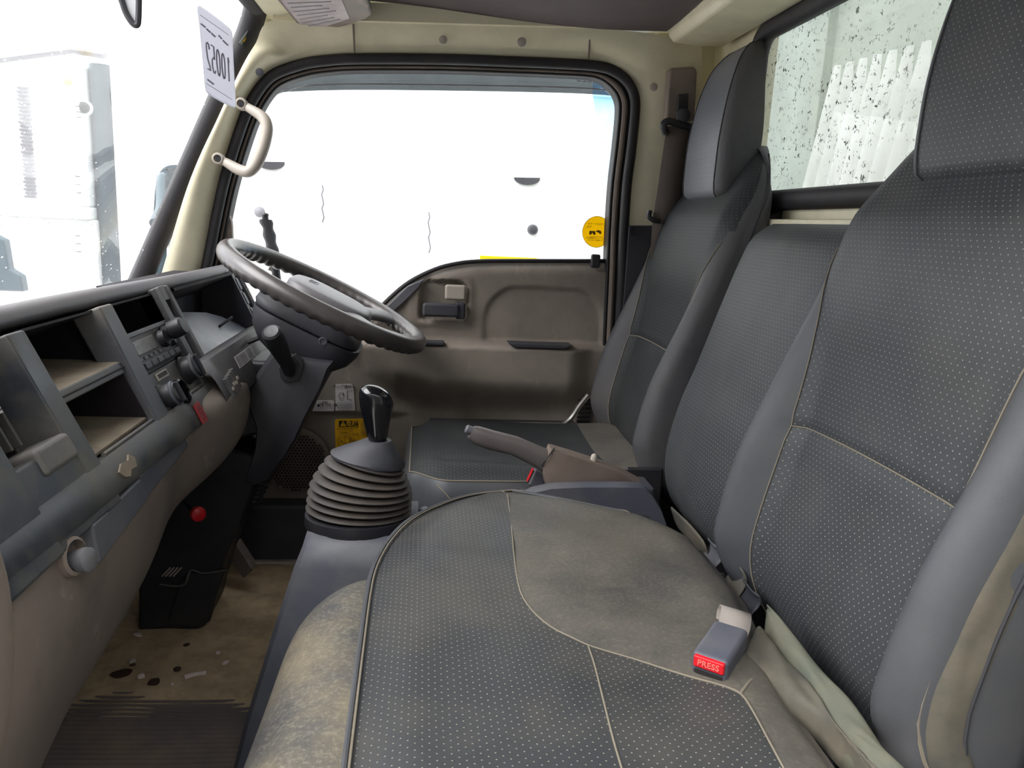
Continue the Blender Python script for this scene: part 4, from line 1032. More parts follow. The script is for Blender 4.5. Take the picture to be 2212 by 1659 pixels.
# knee panel of grey-brown plastic
rw = []
KP = [(.50, [(-.372, .60), (-.352, .56), (-.336, .52), (-.332, .46), (-.345, .38), (-.37, .30), (-.395, .20), (-.42, .06)]),
      (.66, [(-.372, .60), (-.354, .56), (-.338, .52), (-.335, .46), (-.350, .38), (-.375, .30), (-.40, .22), (-.425, .10)]),
      (.74, [(-.372, .60), (-.356, .56), (-.345, .52), (-.345, .46), (-.362, .38), (-.385, .31), (-.41, .25), (-.45, .16)]),
      (.82, [(-.372, .60), (-.356, .558), (-.348, .52), (-.350, .46), (-.368, .38), (-.392, .315), (-.42, .27), (-.48, .22)]),
      (.84, [(-.372, .60), (-.360, .558), (-.352, .53), (-.352, .47), (-.370, .38), (-.395, .32), (-.425, .28), (-.50, .24)]),
      (1.00, [(-.372, .60), (-.362, .556), (-.356, .53), (-.352, .48), (-.372, .39), (-.395, .33), (-.43, .30), (-.52, .27)]),
      (1.12, [(-.372, .60), (-.366, .556), (-.366, .53), (-.360, .48), (-.376, .40), (-.40, .35), (-.44, .32), (-.54, .30)]),
      (1.19, [(-.372, .60), (-.368, .558), (-.372, .53), (-.372, .48), (-.384, .42), (-.41, .37), (-.46, .34), (-.55, .33)]),
      (1.24, [(-.372, .60), (-.352, .575), (-.352, .54), (-.360, .49), (-.376, .44), (-.41, .40), (-.46, .38), (-.55, .37)]),
      (1.30, [(-.372, .60), (-.334, .585), (-.326, .545), (-.332, .49), (-.350, .45), (-.39, .42), (-.45, .40), (-.55, .39)]),
      (1.42, [(-.372, .60), (-.328, .588), (-.318, .548), (-.324, .49), (-.340, .455), (-.38, .43), (-.44, .41), (-.55, .40)]),
      (1.50, [(-.372, .60), (-.330, .588), (-.320, .55), (-.326, .50), (-.342, .465), (-.38, .44), (-.44, .42), (-.55, .41)]),
      (1.545, [(-.372, .60), (-.340, .585), (-.332, .55), (-.338, .51), (-.350, .48), (-.39, .45), (-.44, .43), (-.55, .41)]),
      (1.56, [(-.376, .60), (-.365, .575), (-.36, .55), (-.365, .52), (-.372, .50), (-.40, .47), (-.45, .44), (-.55, .42)])]
for y, pr in KP: rw.append([(x, y, z) for x, z in pr])
kp = G().loft(rw, False, False).made('knee_panel', M['greige'], da, sub=2, sharp=180)
# two slate drawers set into it
def drawer(y0, y1, zt0, zt1, zb0, zb1, x0, nm):
    g = G().hexa([(x0 - .03, y0, zb0), (x0 - .03, y0, zt0), (x0 - .03, y1, zb1), (x0 - .03, y1, zt1), (x0 - .001, y0, zb0 - .006), (x0 - .006, y0, zt0), (x0 - .004, y1, zb1), (x0 - .012, y1, zt1)])
    return g.made(nm, M['slate'], da, bevel=.004, seg=3)
drawer(.822, .985, .562, .560, .522, .530, -.338, 'ash_drawer')
drawer(.990, 1.20, .560, .557, .530, .538, -.348, 'small_drawer')
# round knob in a pressed cup
kc = Vector((-.341, .775, .548))
G().lathe([(.021, -.012), (.020, .000), (.0165, .002), (.015, -.008), (.001, -.010)], kc + Vector((-.002, 0, 0)), (1, -.15, .2), 24).made('knob_cup', M['greige'], da)
G().lathe([(.010, -.01), (.013, .004), (.0125, .011), (.009, .014), (.001, .015)], kc + Vector((.001, .002, -.006)), (1, -.25, .2), 20).made('lock_knob', M['slate'], da)
# curved near end cap
rw = []
for k, y in enumerate((.46, .54, .575, .59, .594)):
    d = (0, 0, .006, .014, .03)[k]
    rw.append([(-.36 + .0, y, .70 - d), (-.322 - d * .3, y, .688 - d), (-.300 - d, y, .655 - d), (-.294 - d, y, .60), (-.298 - d, y, .52), (-.325 - d, y, .42), (-.355 - d, y, .32), (-.38 - d, y, .2)])
G().loft(rw, False, False).made('end_cap', M['greige'], da, sub=2, sharp=180)
# dark hollow behind everything
G().box(-.88, -.60, .50, 1.93, .42, .56).made('dash_core', M['black'], da)

# radio
rd = thing('car_radio', 'car radio with small display, button rows and a round volume knob', 'radio', D(1.25, .66, -.01))
g = G(); dbox(g, 1.162, 1.345, .661, .711, -.05, -.006); bd_ = g.made('radio_face', M['dash'], rd, bevel=.002)
g = G(); dbox(g, 1.158, 1.349, .710, .716, -.03, -.003); g.made('trim_bar', M['slate'], rd, bevel=.001)
g = G(); dbox(g, 1.176, 1.262, .684, .704, -.007, -.0035); dp_ = g.made('display_window', plastic('dim_display', lin(104, 102, 100), .25, .5, lin(60, 52, 50), 24, 0, spec=.6), rd, bevel=.001)
for k in range(6):
    g = G(); dbox(g, 1.172 + .0215 * k, 1.184 + .0215 * k, .6755, .6805, -.007, -.004); g.made('small_button', M['slate'], rd, bevel=.001)
for k in range(6):
    g = G(); dbox(g, 1.170 + .0275 * k, 1.194 + .0275 * k, .6635, .6725, -.007, .001); g.made('preset_button', M['slatedark'], rd, bevel=.0015)
o_ = D(1.312, .698, -.006); ax = D(0, .7, 1) - D(0, .7, 0)
G().lathe([(.012, 0), (.012, .012), (.0155, .014), (.0155, .034), (.013, .037), (.001, .037)], o_, ax, 24).made('volume_knob', M['black'], rd)
G().lathe([(.0155, 0), (.013, .010), (.009, .011)], D(1.292, .692, -.006), ax, 12).made('knob_stub', M['black'], rd)
G().lathe([(.006, 0), (.005, .008), (.001, .009)], D(1.327, .681, -.006), ax, 10).made('tuning_peg', M['black'], rd)

# ================================================================== steering column and wheel
WC = Vector((-.205, 1.705, .728)); tw = math.atan2(.205, .433)
na = Vector((sin(tw), 0, cos(tw))); e1 = Vector((cos(tw), 0, -sin(tw))); e2 = Vector((0, 1, 0))
def Wp(a, b, n=0): return WC + e1 * a + e2 * b + na * n
sw = thing('steering_wheel', 'large worn black steering wheel with finger grooves under the rim', 'steering wheel', WC)
R_ = .2215; nn_ = 288
def grooves(i, q):
    a = 2 * pi * i / nn_
    under = max(0, -cos(q - .3)); f = sm(.15, .5, abs(a - pi)) if 0 else 1
    return .10 * under * sin(56 * a) * (1 if .35 < a < 5.93 else 0)
rimm = G().tube([Wp(R_ * cos(2 * pi * i / nn_), R_ * sin(2 * pi * i / nn_)) for i in range(nn_)],   .0185, 16, True, up=na, flat=1.05, wave=grooves).made('rim', M['wheel'], sw, sharp=80)
# hub pad
def rsq(a, b, r0, e=3.2): return None
rings = []
for n_, k in ((-.036, .70), (-.030, .96), (-.008, 1.0), (.004, .985), (.010, .93), (.013, .80), (.015, .5), (.0155, .05)):
    ring = []
    for i in range(40):
        t = 2 * pi * i / 40; c, s_ = cos(t), sin(t); q = (abs(c) ** 3 + abs(s_) ** 3) ** (-1 / 3)
        ring.append(Wp(.012 + .096 * c * q * k, .088 * s_ * q * k * (1 - .12 * c), n_))
    rings.append(ring)
G().loft(rings).made('horn_pad', M['hub'], sw, sharp=50)
# spokes
for s_ in (1, -1):
    prof = []
    for t in range(9):
        u = t / 8; a = .062 + (.150 - .062) * u; b = s_ * (.040 + (.166 - .040) * u ** .9); wdt = .040 * (1 - .35 * sin(pi * u)) ; n_ = -.008 + .008 * u
        c = Wp(a, b, n_); d = (e1 * .6 + e2 * s_ * .8).normalized(); lat = na.cross(d)
        prof.append([c + lat * wdt * cos(q) + na * .012 * sin(q) for q in [2 * pi * k / 14 for k in range(14)]])
    G().loft(prof).made('spoke', M['hub'], sw, sharp=60)
prof = []
def text(body, size, loc, xdir, ydir, m, parent, name='lettering', ext=.0003, align='CENTER', bold=0):
    cu = bpy.data.curves.new(name, 'FONT'); cu.body = body; cu.size = size; cu.extrude = ext; cu.align_x = align; cu.align_y = 'CENTER'; cu.resolution_u = 3
    if bold: cu.offset = bold
    t_ = bpy.data.objects.new(name, cu); COL.objects.link(t_)
    me = bpy.data.meshes.new_from_object(t_.evaluated_get(bpy.context.evaluated_depsgraph_get())); bpy.data.objects.remove(t_)
    me.materials.clear(); me.materials.append(m)
    o = bpy.data.objects.new(name, me); COL.objects.link(o); o.parent = parent
    xd, yd = Vector(xdir).normalized(), Vector(ydir).normalized(); zd = xd.cross(yd)
    mm = Matrix((xd, yd, zd)).transposed().to_4x4(); mm.translation = Vector(loc) - WL.get(parent.name, Vector((0, 0, 0)))
    o.matrix_local = mm
    return o
tp_ = sw
text('SRS', .016, Wp(.048, -.0, .0145), -e2 if 0 else e2 * 1, -e1, M['ink'], sw)
# small horn emblem outline
for q in ([(-.044, -.014), (-.044, .014)], [(-.026, -.014), (-.026, .014)], [(-.044, -.014), (-.026, -.014)], [(-.044, .014), (-.026, .014)], [(-.038, -.008), (-.032, .008)], [(-.032, -.008), (-.038, .008)]):
    G().tube([Wp(a, b, .0153) for a, b in q], .0009, 5).made('emblem_line', M['inkgrey'], sw)
stc = thing('steering_column', 'dark slate steering column shroud under the wheel with a black gear selector gate', 'steering column', (-.28, 1.7, .4))
WL_ = WC
# upper and lower shroud as lofted boxes along the column axis
def ringat(a0, a1, hw, n0, n1, e=4, k=28):
    r = []
    for i in range(k):
        t = 2 * pi * i / k; c, s_ = cos(t), sin(t); q = (abs(c) ** e + abs(s_) ** e) ** (-1 / e)
        r.append((c * q, s_ * q))
    return r
def shroud(levels, nm, m, e=4):
    rings = []
    for n_, a0, a1, hw in levels:
        rings.append([Wp((a0 + a1) / 2 + (a1 - a0) / 2 * c, hw * s_, n_) for c, s_ in ringat(0, 0, 0, 0, 0, e)])
    return G().loft(rings).made(nm, m, stc, sharp=45)
shroud([(-.025, -.080, .055, .060), (-.034, -.112, .090, .092), (-.045, -.122, .105, .104), (-.060, -.125, .112, .110), (-.066, -.122, .112, .108)], 'upper_shroud', M['slatedark'])
shroud([(-.070, -.122, .118, .110), (-.085, -.120, .118, .112), (-.110, -.110, .108, .108), (-.135, -.085, .085, .095), (-.150, -.06, .05, .07)], 'lower_shroud', M['slatedark'])
G().lathe([(.009, 0), (.009, .002), (.0065, .0025), (.005, -.004), (.001, -.005)], atY(697, 737, 1.595), (.1, -1, 0), 16).made('screw_hole', M['slate'], stc)
# long lower cover, a flat sided tapering box seen from the passenger side
yl0 = 1.585
pf = [(592, 752), (640, 772), (718, 782), (700, 830), (660, 905), (640, 950), (618, 985), (578, 1040), (545, 1052), (528, 1040), (548, 975), (552, 925), (525, 850)]
Pn = [atY(x, y, yl0) for x, y in pf]
c_ = sum(Pn, Vector()) / len(Pn)
rings = [[c_.lerp(p, .9) + Vector((0, -.004, 0)) for p in Pn], [c_.lerp(p, .97) + Vector((0, .001, 0)) for p in Pn], [p + Vector((0, .012, 0)) for p in Pn], [p + Vector((0, .20, 0)) for p in Pn]]
lc_ = G().loft(rings).made('column_cover', M['slatedark'], stc, sharp=35)
# gate and selector lever
def Cc(px, py, d=0): p = atY(px, py, yl0 - .002 - d); return p
gp = [(603, 795), (612, 782), (640, 762), (655, 775), (657, 792), (646, 822), (622, 826), (608, 818)]
G().prism([Cc(x, y, .003) for x, y in gp], (0, -.004, 0)).made('selector_gate', M['black'], stc, bevel=.0015)
G().prism([Cc(x, y, .0075) for x, y in ((612, 790), (634, 772), (646, 784), (638, 812), (620, 818))], (0, -.002, 0)).made('gate_slot', M['ink'], stc)
sl = thing('selector_lever', 'short black column lever with a rounded knob beside the wheel', 'lever', Cc(625, 800))
pa, pb = Cc(627, 802), atY(588, 722, 1.50)
dv = (pb - pa); L = dv.length
G().lathe([(.014, -.01), (.0135, L * .25), (.0165, L * .5), (.0195, L * .75), (.0205, L * .95), (.0185, L * 1.05), (.0145, L * 1.08), (.013, L * 1.075), (.001, L * 1.085)], pa, dv, 24).made('lever_knob', M['black'], sl)
# stalk behind it and lower linkage
G().tube([atY(585, 742, 1.66), atY(560, 730, 1.66), atY(505, 752, 1.66)], .005, 8).made('column_stalk', M['black'], stc)
g = G(); bb = []
top_ = atY(560, 1030, 1.72)
G().lathe([(.030 + .004 * (k % 2) - .0012 * k, -.006 * k) for k in range(12)], top_ + Vector((.0, 0, .01)), (.25, 0, 1), 20).made('shaft_boot', M['black'], stc)
# horn of the column with bracket reaching the dash
G().hexa([(-.42, 1.60, .42), (-.42, 1.60, .60), (-.42, 1.78, .42), (-.42, 1.78, .60), (-.30, 1.60, .45), (-.30, 1.60, .60), (-.30, 1.78, .45), (-.30, 1.78, .60)]).made('column_bracket', M['black'], stc, bevel=.01)
# ================================================================== gear lever, console, hand brake
cc = thing('centre_console', 'slate blue plastic console cover under the ribbed gear lever boot', 'console', (-.1, 1.2, 0))
rw = []
for y, z, xl, xr in ((1.085, -.01, -.292, -.01), (1.10, .12, -.262, -.01), (1.118, .26, -.222, -.01), (1.135, .36, -.192, -.005), (1.148, .392, -.180, .0), (1.17, .401, -.178, .004), (1.33, .401, -.180, .004), (1.36, .385, -.190, .0), (1.42, .10, -.25, -.01), (1.43, -.01, -.28, -.01)):
    rw.append([(xl + .02, y + .05, z - .05 if z > .1 else z), (xl + .004, y + .015, z - .004), (xl + .012, y, z), (xl * .5 + xr * .5, y - .006, z + .002), (xr, y, z)])
G().loft(rw, False, False).made('console_cover', M['slate'], cc, sharp=50)
# side wall of the cover, sloping towards the near floor
rw = []
for y, x0, x1, z in ((.50, -.12, -.16, .26), (.70, -.12, -.165, .25), (.90, -.12, -.19, .22), (1.02, -.13, -.22, .20), (1.10, -.15, -.24, .18)):
    rw.append([(x0 + .03, y, z), (x0, y, z - .01), (x0 * .6 + x1 * .4, y, z * .6), (x1, y, .03), (x1 - .01, y, -.01)])
G().loft(rw, False, False).made('tunnel_side', M['slate'], cc, sharp=60)
G().box(-.17, -.03, .55, 1.10, .0, .14).made('tunnel_core', M['black'], cc)
gl0 = thing('gear_lever', 'tall gear lever with glossy black knob on a ribbed rubber boot', 'gear lever', (-.093, 1.23, .40))
BX, BY = -.094, 1.232
def ell(z, rx, ry, dx=0, dy=0, tilt=0, n=40):
    return [Vector((BX + dx + rx * cos(t), BY + dy + ry * sin(t), z + tilt * cos(t))) for t in [2 * pi * k / n for k in range(n)]]
G().loft([ell(.396, .087, .074), ell(.400, .089, .076), ell(.417, .088, .075), ell(.419, .082, .070)]).made('boot_base', M['black'], gl0, sharp=40)
# bellows ribs get narrower and lean with the lever
nr = 8
for k in range(nr):
    t = k / (nr - 1); z = .424 + .082 * t; rx = spl([(0, .087), (.45, .084), (.75, .073), (1, .060)], t); tl = -.004 - .012 * t; dx = .004 * t + .010 * t * t
    rings = [ell(z - .0055, rx * .84, rx * .70, dx, 0, tl), ell(z - .0025, rx * .97, rx * .82, dx, 0, tl), ell(z, rx, rx * .85, dx, 0, tl), ell(z + .0025, rx * .97, rx * .82, dx, 0, tl), ell(z + .0055, rx * .83, rx * .69, dx, 0, tl)]
    G().loft(rings).made('boot_rib', plastic('dusty_boot_rubber', lin(58, 54, 52), .62, .4, lin(100, 88, 76), 16, .15, 500) if k == 0 else bpy.data.materials['dusty_boot_rubber'], gl0, sharp=60)
G().loft([ell(.508, .060, .050, .014, 0, -.010), ell(.513, .061, .051, .014, 0, -.010), ell(.524, .048, .041, .018, 0, -.006), ell(.535, .033, .030, .024, 0, -.002), ell(.543, .023, .021, .028, 0, 0)]).made('boot_cap', M['slatedark'], gl0, sharp=50)
rk = []
K_ = [(.560, .014, .014), (.572, .0165, .0155), (.60, .0195, .0175), (.63, .023, .020), (.655, .0268, .0225), (.674, .0282, .0238), (.688, .0272, .023), (.700, .0235, .020), (.708, .017, .015), (.7125, .009, .008), (.7135, .001, .001)]
kz = lambda z: .540 + (z - .560) * .615
for z, rx, ry in K_:
    tt = (z - .56) / .137
    rk.append([Vector((BX + .029 - .004 * tt + rx * cos(q), BY + ry * sin(q), kz(z) - .006 * cos(q) * (1 if z > .66 else 0) * rx / .026)) for q in [2 * pi * k / 28 for k in range(28)]])
G().loft(rk).made('gear_knob', M['gloss'], gl0, sub=1, sharp=180)
pl_ = [rk[8][0].lerp(rk[8][14], .5)]
# little lever in front of the driver cushion
fl_ = thing('seat_slide_lever', 'small grey slide lever poking up behind the rubber boot', 'lever', (.03, 1.33, .36))
G().lathe([(.004, -.04), (.006, .0), (.011, .006), (.013, .016), (.011, .024), (.001, .027)], atY(926, 1112, 1.35) + Vector((0, 0, -.01)), (-.5, -.1, .8), 18).made('lever_cap', M['slate'], fl_)
G().tube([atY(926, 1112, 1.35) + Vector((.0, 0, -.01)), atY(940, 1118, 1.36) + Vector((.03, 0, -.02)), (.10, 1.38, .33)], .006, 8).made('lever_arm', M['slate'], fl_)
# hand brake
hb = thing('hand_brake', 'grey hand brake lever with push button between the seats', 'hand brake', (.3, 1.39, .42))
yb2 = 1.385
axp = [atY(x, y, yb2) for x, y in ((1018, 933), (1030, 940), (1060, 950), (1110, 962), (1160, 985), (1190, 1000))]
hw = [(.010, .011), (.0145, .0145), (.0155, .0150), (.0165, .0155), (.0195, .0165), (.023, .018)]
hw = [(.013, .010), (.0175, .0135), (.0185, .0150), (.0180, .0155), (.0195, .0165), (.023, .018)]
def along(pts, sizes, k=20, e=2.8):
    rings = []
    for i, p in enumerate(pts):
        a = pts[max(0, i - 1)]; b = pts[min(len(pts) - 1, i + 1)]; t = (b - a).normalized(); upv = Vector((0, 1, 0)).cross(t); upv.normalize()
        if upv.z < 0: upv = -upv
        ring = []
        for j in range(k):
            q = 2 * pi * j / k; c, s_ = cos(q), sin(q); f = (abs(c) ** e + abs(s_) ** e) ** (-1 / e)
            ring.append(p + upv * c * f * sizes[i][0] + Vector((0, 1, 0)) * s_ * f * sizes[i][1])
        rings.append(ring)
    return rings
G().loft(along(axp, hw)).made('grip', M['gripgrey'], hb, sharp=50)
bp_ = atY(1017, 930, yb2); dv = (atY(1004, 925, yb2) - bp_)
G().lathe([(.0085, -.01), (.0085, .008), (.0065, .0105), (.001, .0108)], bp_, dv, 18).made('release_button', M['slate'], hb)
# fabric-like brown lower sleeve
P_ = [atY(x, y, yb2) for x, y in ((1186, 962), (1230, 975), (1290, 994), (1340, 1012), (1392, 1040), (1400, 1075), (1190, 1075), (1176, 1040), (1168, 1005))]
c_ = sum(P_, Vector()) / len(P_)
rings = [[c_.lerp(p, .90) + Vector((0, -.021, 0)) for p in P_], [c_.lerp(p, .97) + Vector((0, -.018, 0)) for p in P_], [p + Vector((0, -.010, 0)) for p in P_], [p + Vector((0, .010, 0)) for p in P_], [c_.lerp(p, .97) + Vector((0, .018, 0)) for p in P_]]
G().loft(rings).made('brake_sleeve', plastic('brown_sleeve', lin(104, 92, 86), .6, .3, lin(130, 112, 92), 9, .2, 900), hb, sharp=40)
G().tube([atY(1198, 966, 1.366), atY(1185, 985, 1.362), atY(1168, 1006, 1.366)], .0016, 6).made('sleeve_joint', M['ink'], hb)
G().lathe([(.007, -.004), (.006, .006), (.003, .009), (.001, .0095)], atY(1283, 990, yb2 - .01), (0, -.2, 1), 8).made('clip_lug', M['grab'], hb)
# curved slate tray in front of it
bt2 = thing('brake_console', 'curved slate console tray beneath the hand brake', 'console', (.3, 1.33, .36))
P_ = [atY(x, y, 1.335) for x, y in ((1106, 1090), (1120, 1072), (1150, 1056), (1190, 1047), (1260, 1044), (1330, 1044), (1384, 1045), (1405, 1062), (1425, 1095), (1436, 1125), (1400, 1122), (1375, 1110), (1330, 1104), (1270, 1102), (1200, 1098))]
P2 = [p + Vector((0, 0, -.0)) for p in P_]
c_ = sum(P_, Vector()) / len(P_)
rings = [[p + Vector((0, -.012, -.004)) for p in P_], [p + Vector((0, -.004, .001)) for p in P_], [p + Vector((0, .012, 0)) for p in P_], [p + Vector((0, .02, -.004)) for p in P_]]
G().loft(rings).made('tray_wall', M['slate'], bt2, sharp=40)
G().box(.20, .44, 1.35, 1.425, .355, .395).made('tray_floor', M['slatedark'], bt2, bevel=.006)
G().box(.42, .445, 1.33, 1.40, .34, .43).made('tray_end', M['slatedark'], bt2, bevel=.006)

# buckles
def buckle(name, label, o, ax, side, upn, L, W, T, mats, strap, group=None):
    b = thing(name, label, 'seat belt buckle', o, group)
    a, s_, u = Vector(ax).normalized(), Vector(side).normalized(), None
    u = a.cross(s_).normalized()
    if u.z < 0: u = -u
    def Q(x, y, z): return Vector(o) + a * x + s_ * y + u * z
    g = G().hexa([Q(x, y * (1 - .12 * (x > 0) * 0), z) for x in (0, L) for y in (-W / 2, W / 2) for z in (0, T)])
    bo = g.made('buckle_body', M['slate'], b, bevel=T * .22, seg=4)
    G().hexa([Q(x, y, z) for x in (L - .004, L + .003) for y in (-W * .42, W * .42) for z in (T * .42, T * .92)]).made('red_button', M['red'], b, bevel=.002, seg=2)
    G().hexa([Q(x, y, z) for x in (L - .004, L + .0015) for y in (-W * .38, W * .38) for z in (T * .18, T * .30)]).made('tongue_slot', M['ink'], b)
    return b, Q
o = atZ(1612, 1372, .452); f_ = atZ(1553, 1432, .452); 
a_ = (f_ - o); sd = (atZ(1582, 1440, .452) - atZ(1497, 1418, .452))
sd = (sd - a_ * sd.dot(a_) / a_.length ** 2)
mid0 = atZ(1580, 1363, .455); mid1 = atZ(1532, 1438, .45)
a_ = mid1 - mid0; L_ = a_.length; sd = Vector((a_.y, -a_.x, 0))
B1, Q = buckle('seat_belt_buckle', 'slate buckle with red press button lying on the bench seat', (mid0.x, mid0.y, .438), (a_.x, a_.y, -.05 * L_), sd, (0, 0, 1), L_, .040, .027, None, None)
text('PRESS', .0095, Q(L_ + .0034, 0, .027 * .67), (Q(0, 1, 0) - Q(0, 0, 0)) * (1 if (Q(0, 1, 0) - Q(0, 0, 0)).x > 0 else -1), Q(0, 0, 1) - Q(0, 0, 0), plastic('pale_red_ink', lin(235, 120, 110), .5, 0, None, 3, 0), B1, bold=.0001)
# folded strap behind the buckle
st_ = [Q(.006, 0, .012), Q(-.012, .0, .020), Q(-.030, .004, .026), Q(-.046, .010, .020), Q(-.052, .014, .008), Q(-.044, .012, -.006), Q(-.02, .006, -.012)]
rings = [[p + (Q(0, 1, 0) - Q(0, 0, 0)) * -.018 + Vector((0, 0, .0)), p, p + (Q(0, 1, 0) - Q(0, 0, 0)) * .018] for p in curve(st_, 4)]
o_ = G().loft(rings, False, False).made('buckle_strap', M['weblight'], B1, sharp=180); md = o_.modifiers.new('t', 'SOLIDIFY'); md.thickness = .0022
# driver buckle beside the hand brake, standing up
q0, q1 = atY(1170, 1035, 1.425), atY(1146, 1003, 1.425)
B2, Q2 = buckle('seat_belt_buckle', 'upright buckle with thin red button half hidden behind the hand brake', (q0.x + .006, 1.425, q0.z - .012), (q1.x - q0.x, 0, (q1.z - q0.z) * .45), (.4, 0, 1), (0, 0, 1), .030, .034, .022, None, None)
# belt parts in the gap behind the bench
gp_ = thing('belt_stalk_cluster', 'grey belt stalks and loops in the gap behind the bench cushion', 'seat belt', (.47, 1.05, .38))
for k, (px, py, m) in enumerate(((1585, 1245, 'crumple'), (1535, 1195, 'slate'), (1612, 1290, 'slatedark'))):
    p = atX(px, py, .475)
    tk = [[p + Vector((.0 + .012 * sin(i * 1.3), -.03 + .018 * j, .02 - .014 * i + .004 * sin(j * 2 + k))) for j in range(4)] for i in range(5)]
    cloth('belt_loop', M[m], gp_, tk, .002, 1, 20 + k)
p = atX(1478, 1135, .47)
tk = [[p + Vector((.006 * j, -.10 + .045 * i, .012 - .016 * j - .010 * i * 0)) for j in range(4)] for i in range(5)]
cloth('seat_cloth', M['crumple'], gp_, tk, .002, 1, 33)
q = atX(1556, 1245, .47); G().lathe([(.006, -.004), (.006, .004), (.001, .005)], q, (-1, -.5, .4), 10).made('bolt_head', M['metal'], gp_)

# belt on the rear pillar
sb = thing('driver_seat_belt', 'brown seat belt hanging from its guide on the rear pillar', 'seat belt', (.6, 1.87, .95))
hc = [atY(x, y, 1.875) for x, y in ((1449, 146), (1500, 143), (1507, 152), (1502, 240), (1500, 420), (1436, 420), (1440, 240), (1446, 152))]
G().prism([hc[0], hc[1], hc[2], hc[3], atY(1499, 262, 1.875), atY(1438, 262, 1.875), hc[6], hc[7]], (0, .03, 0)).made('adjuster_cover', M['greige'], sb, bevel=.007, seg=4)
G().prism([atY(x, y, 1.868) for x, y in ((1465, 203), (1488, 201), (1487, 240), (1463, 240))], (0, .01, 0)).made('adjuster_button', M['black'], sb, bevel=.003)
c = atY(1475, 250, 1.862)
G().lathe([(.017, 0), (.016, .008), (.010, .012), (.001, .013)], c, (0, -1, 0), 24).made('anchor_bolt', M['slatedark'], sb)
G().tube(curve([atY(1438, 290, 1.86), atY(1433, 272, 1.858), atY(1442, 262, 1.856), atY(1465, 268, 1.855), atY(1495, 274, 1.858), atY(1512, 270, 1.862)], 5), .0085, 10, flat=1.0).made('belt_guide', M['black'], sb)
wt = [(1440, 1503, 272, 1.862), (1430, 1490, 340, 1.868), (1420, 1478, 410, 1.873), (1410, 1470, 470, 1.876), (1404, 1462, 560, 1.88)]
rings = [[atY(l, y, Y), atY((l + r) / 2, y + 2, Y - .002), atY(r, y, Y)] for l, r, y, Y in wt]
o_ = G().loft(rings, False, False).made('webbing', M['web'], sb, sharp=180); md = o_.modifiers.new('t', 'SOLIDIFY'); md.thickness = .002
G().tube(curve([atY(1404, 455, 1.87), atY(1402, 468, 1.868), atY(1412, 476, 1.866), atY(1425, 478, 1.868)], 4), .006, 8).made('belt_stop', M['black'], sb)
# grab handle on the windshield pillar
gh = thing('grab_handle', 'beige grab handle bolted to the windshield pillar', 'grab handle', atY(545, 290, 1.92))
hp1 = [(522, 225, 1.915), (545, 238, 1.90), (568, 254, 1.888), (577, 275, 1.88), (573, 305, 1.876), (562, 338, 1.876), (550, 360, 1.88), (535, 371, 1.885), (515, 366, 1.895), (492, 353, 1.905), (472, 343, 1.915)]
pts = curve([atY(*p) for p in hp1], 5)
rr_ = [.0095 + .0035 * sm(0, 12, min(i, len(pts) - 1 - i)) for i in range(len(pts))]
G().tube(pts, rr_, 14).made('handle_bar', M['grab'], gh)
for px, py in ((522, 225), (472, 343)):
    f_ = G().lathe([(.0135, .012), (.0135, -.008), (.0115, -.011), (.0085, -.0115), (.0085, -.005), (.001, -.005)], atY(px, py, 1.907), (0, 1, 0), 22).made('handle_foot', M['grab'], gh)
    G().lathe([(.007, .0), (.006, -.004), (.001, -.004)], atY(px, py, 1.902), (0, 1, 0), 12).made('bolt', M['black'], gh)
# sun visor with a worn label
sv = thing('sun_visor', 'folded grey sun visor with a worn paper label above the pillar', 'sun visor', (-.22, 1.75, 1.33))
def Z1(px, py, z=1.318): return atZ(px, py, z)
P_ = [Vector((-.335, 1.0, 1.318)), Vector((-.332, 1.55, 1.318)), Z1(592, -5), Z1(645, 58), Z1(662, 69), Z1(700, 68), Z1(755, 55), Z1(792, 42), Z1(803, 34), Z1(797, 12), Vector((-.125, 1.60, 1.318)), Vector((-.12, 1.0, 1.318))]
G().prism(P_, (0, 0, .022)).made('visor_panel', M['greige'], sv, bevel=.006, seg=3)
L_ = [Vector((-.275, 1.45, 1.3165)), Z1(600, -8, 1.3165), Z1(655, 62, 1.3165), Z1(690, 62, 1.3165), Z1(755, 40, 1.3165), Z1(735, -8, 1.3165), Vector((-.17, 1.45, 1.3165))]
lb_ = G().prism(L_, (0, 0, .001)).made('paper_label', M['label2'], sv)
for k in range(8):
    t = (k + .5) / 8; a = L_[2].lerp(L_[1], t); b = L_[4].lerp(L_[5], t); a = a.lerp(b, .08); b = a.lerp(b, .8 - .1 * (k % 3))
    G().tube([a + Vector((0, 0, -.0006)), b + Vector((0, 0, -.0006))], .0011, 5).made('print_line', M['inkgrey'], lb_)
G().tube([Vector((-.345, 1.2, 1.345)), Vector((-.345, 1.86, 1.338))], .006, 8).made('visor_rod', M['black'], sv)
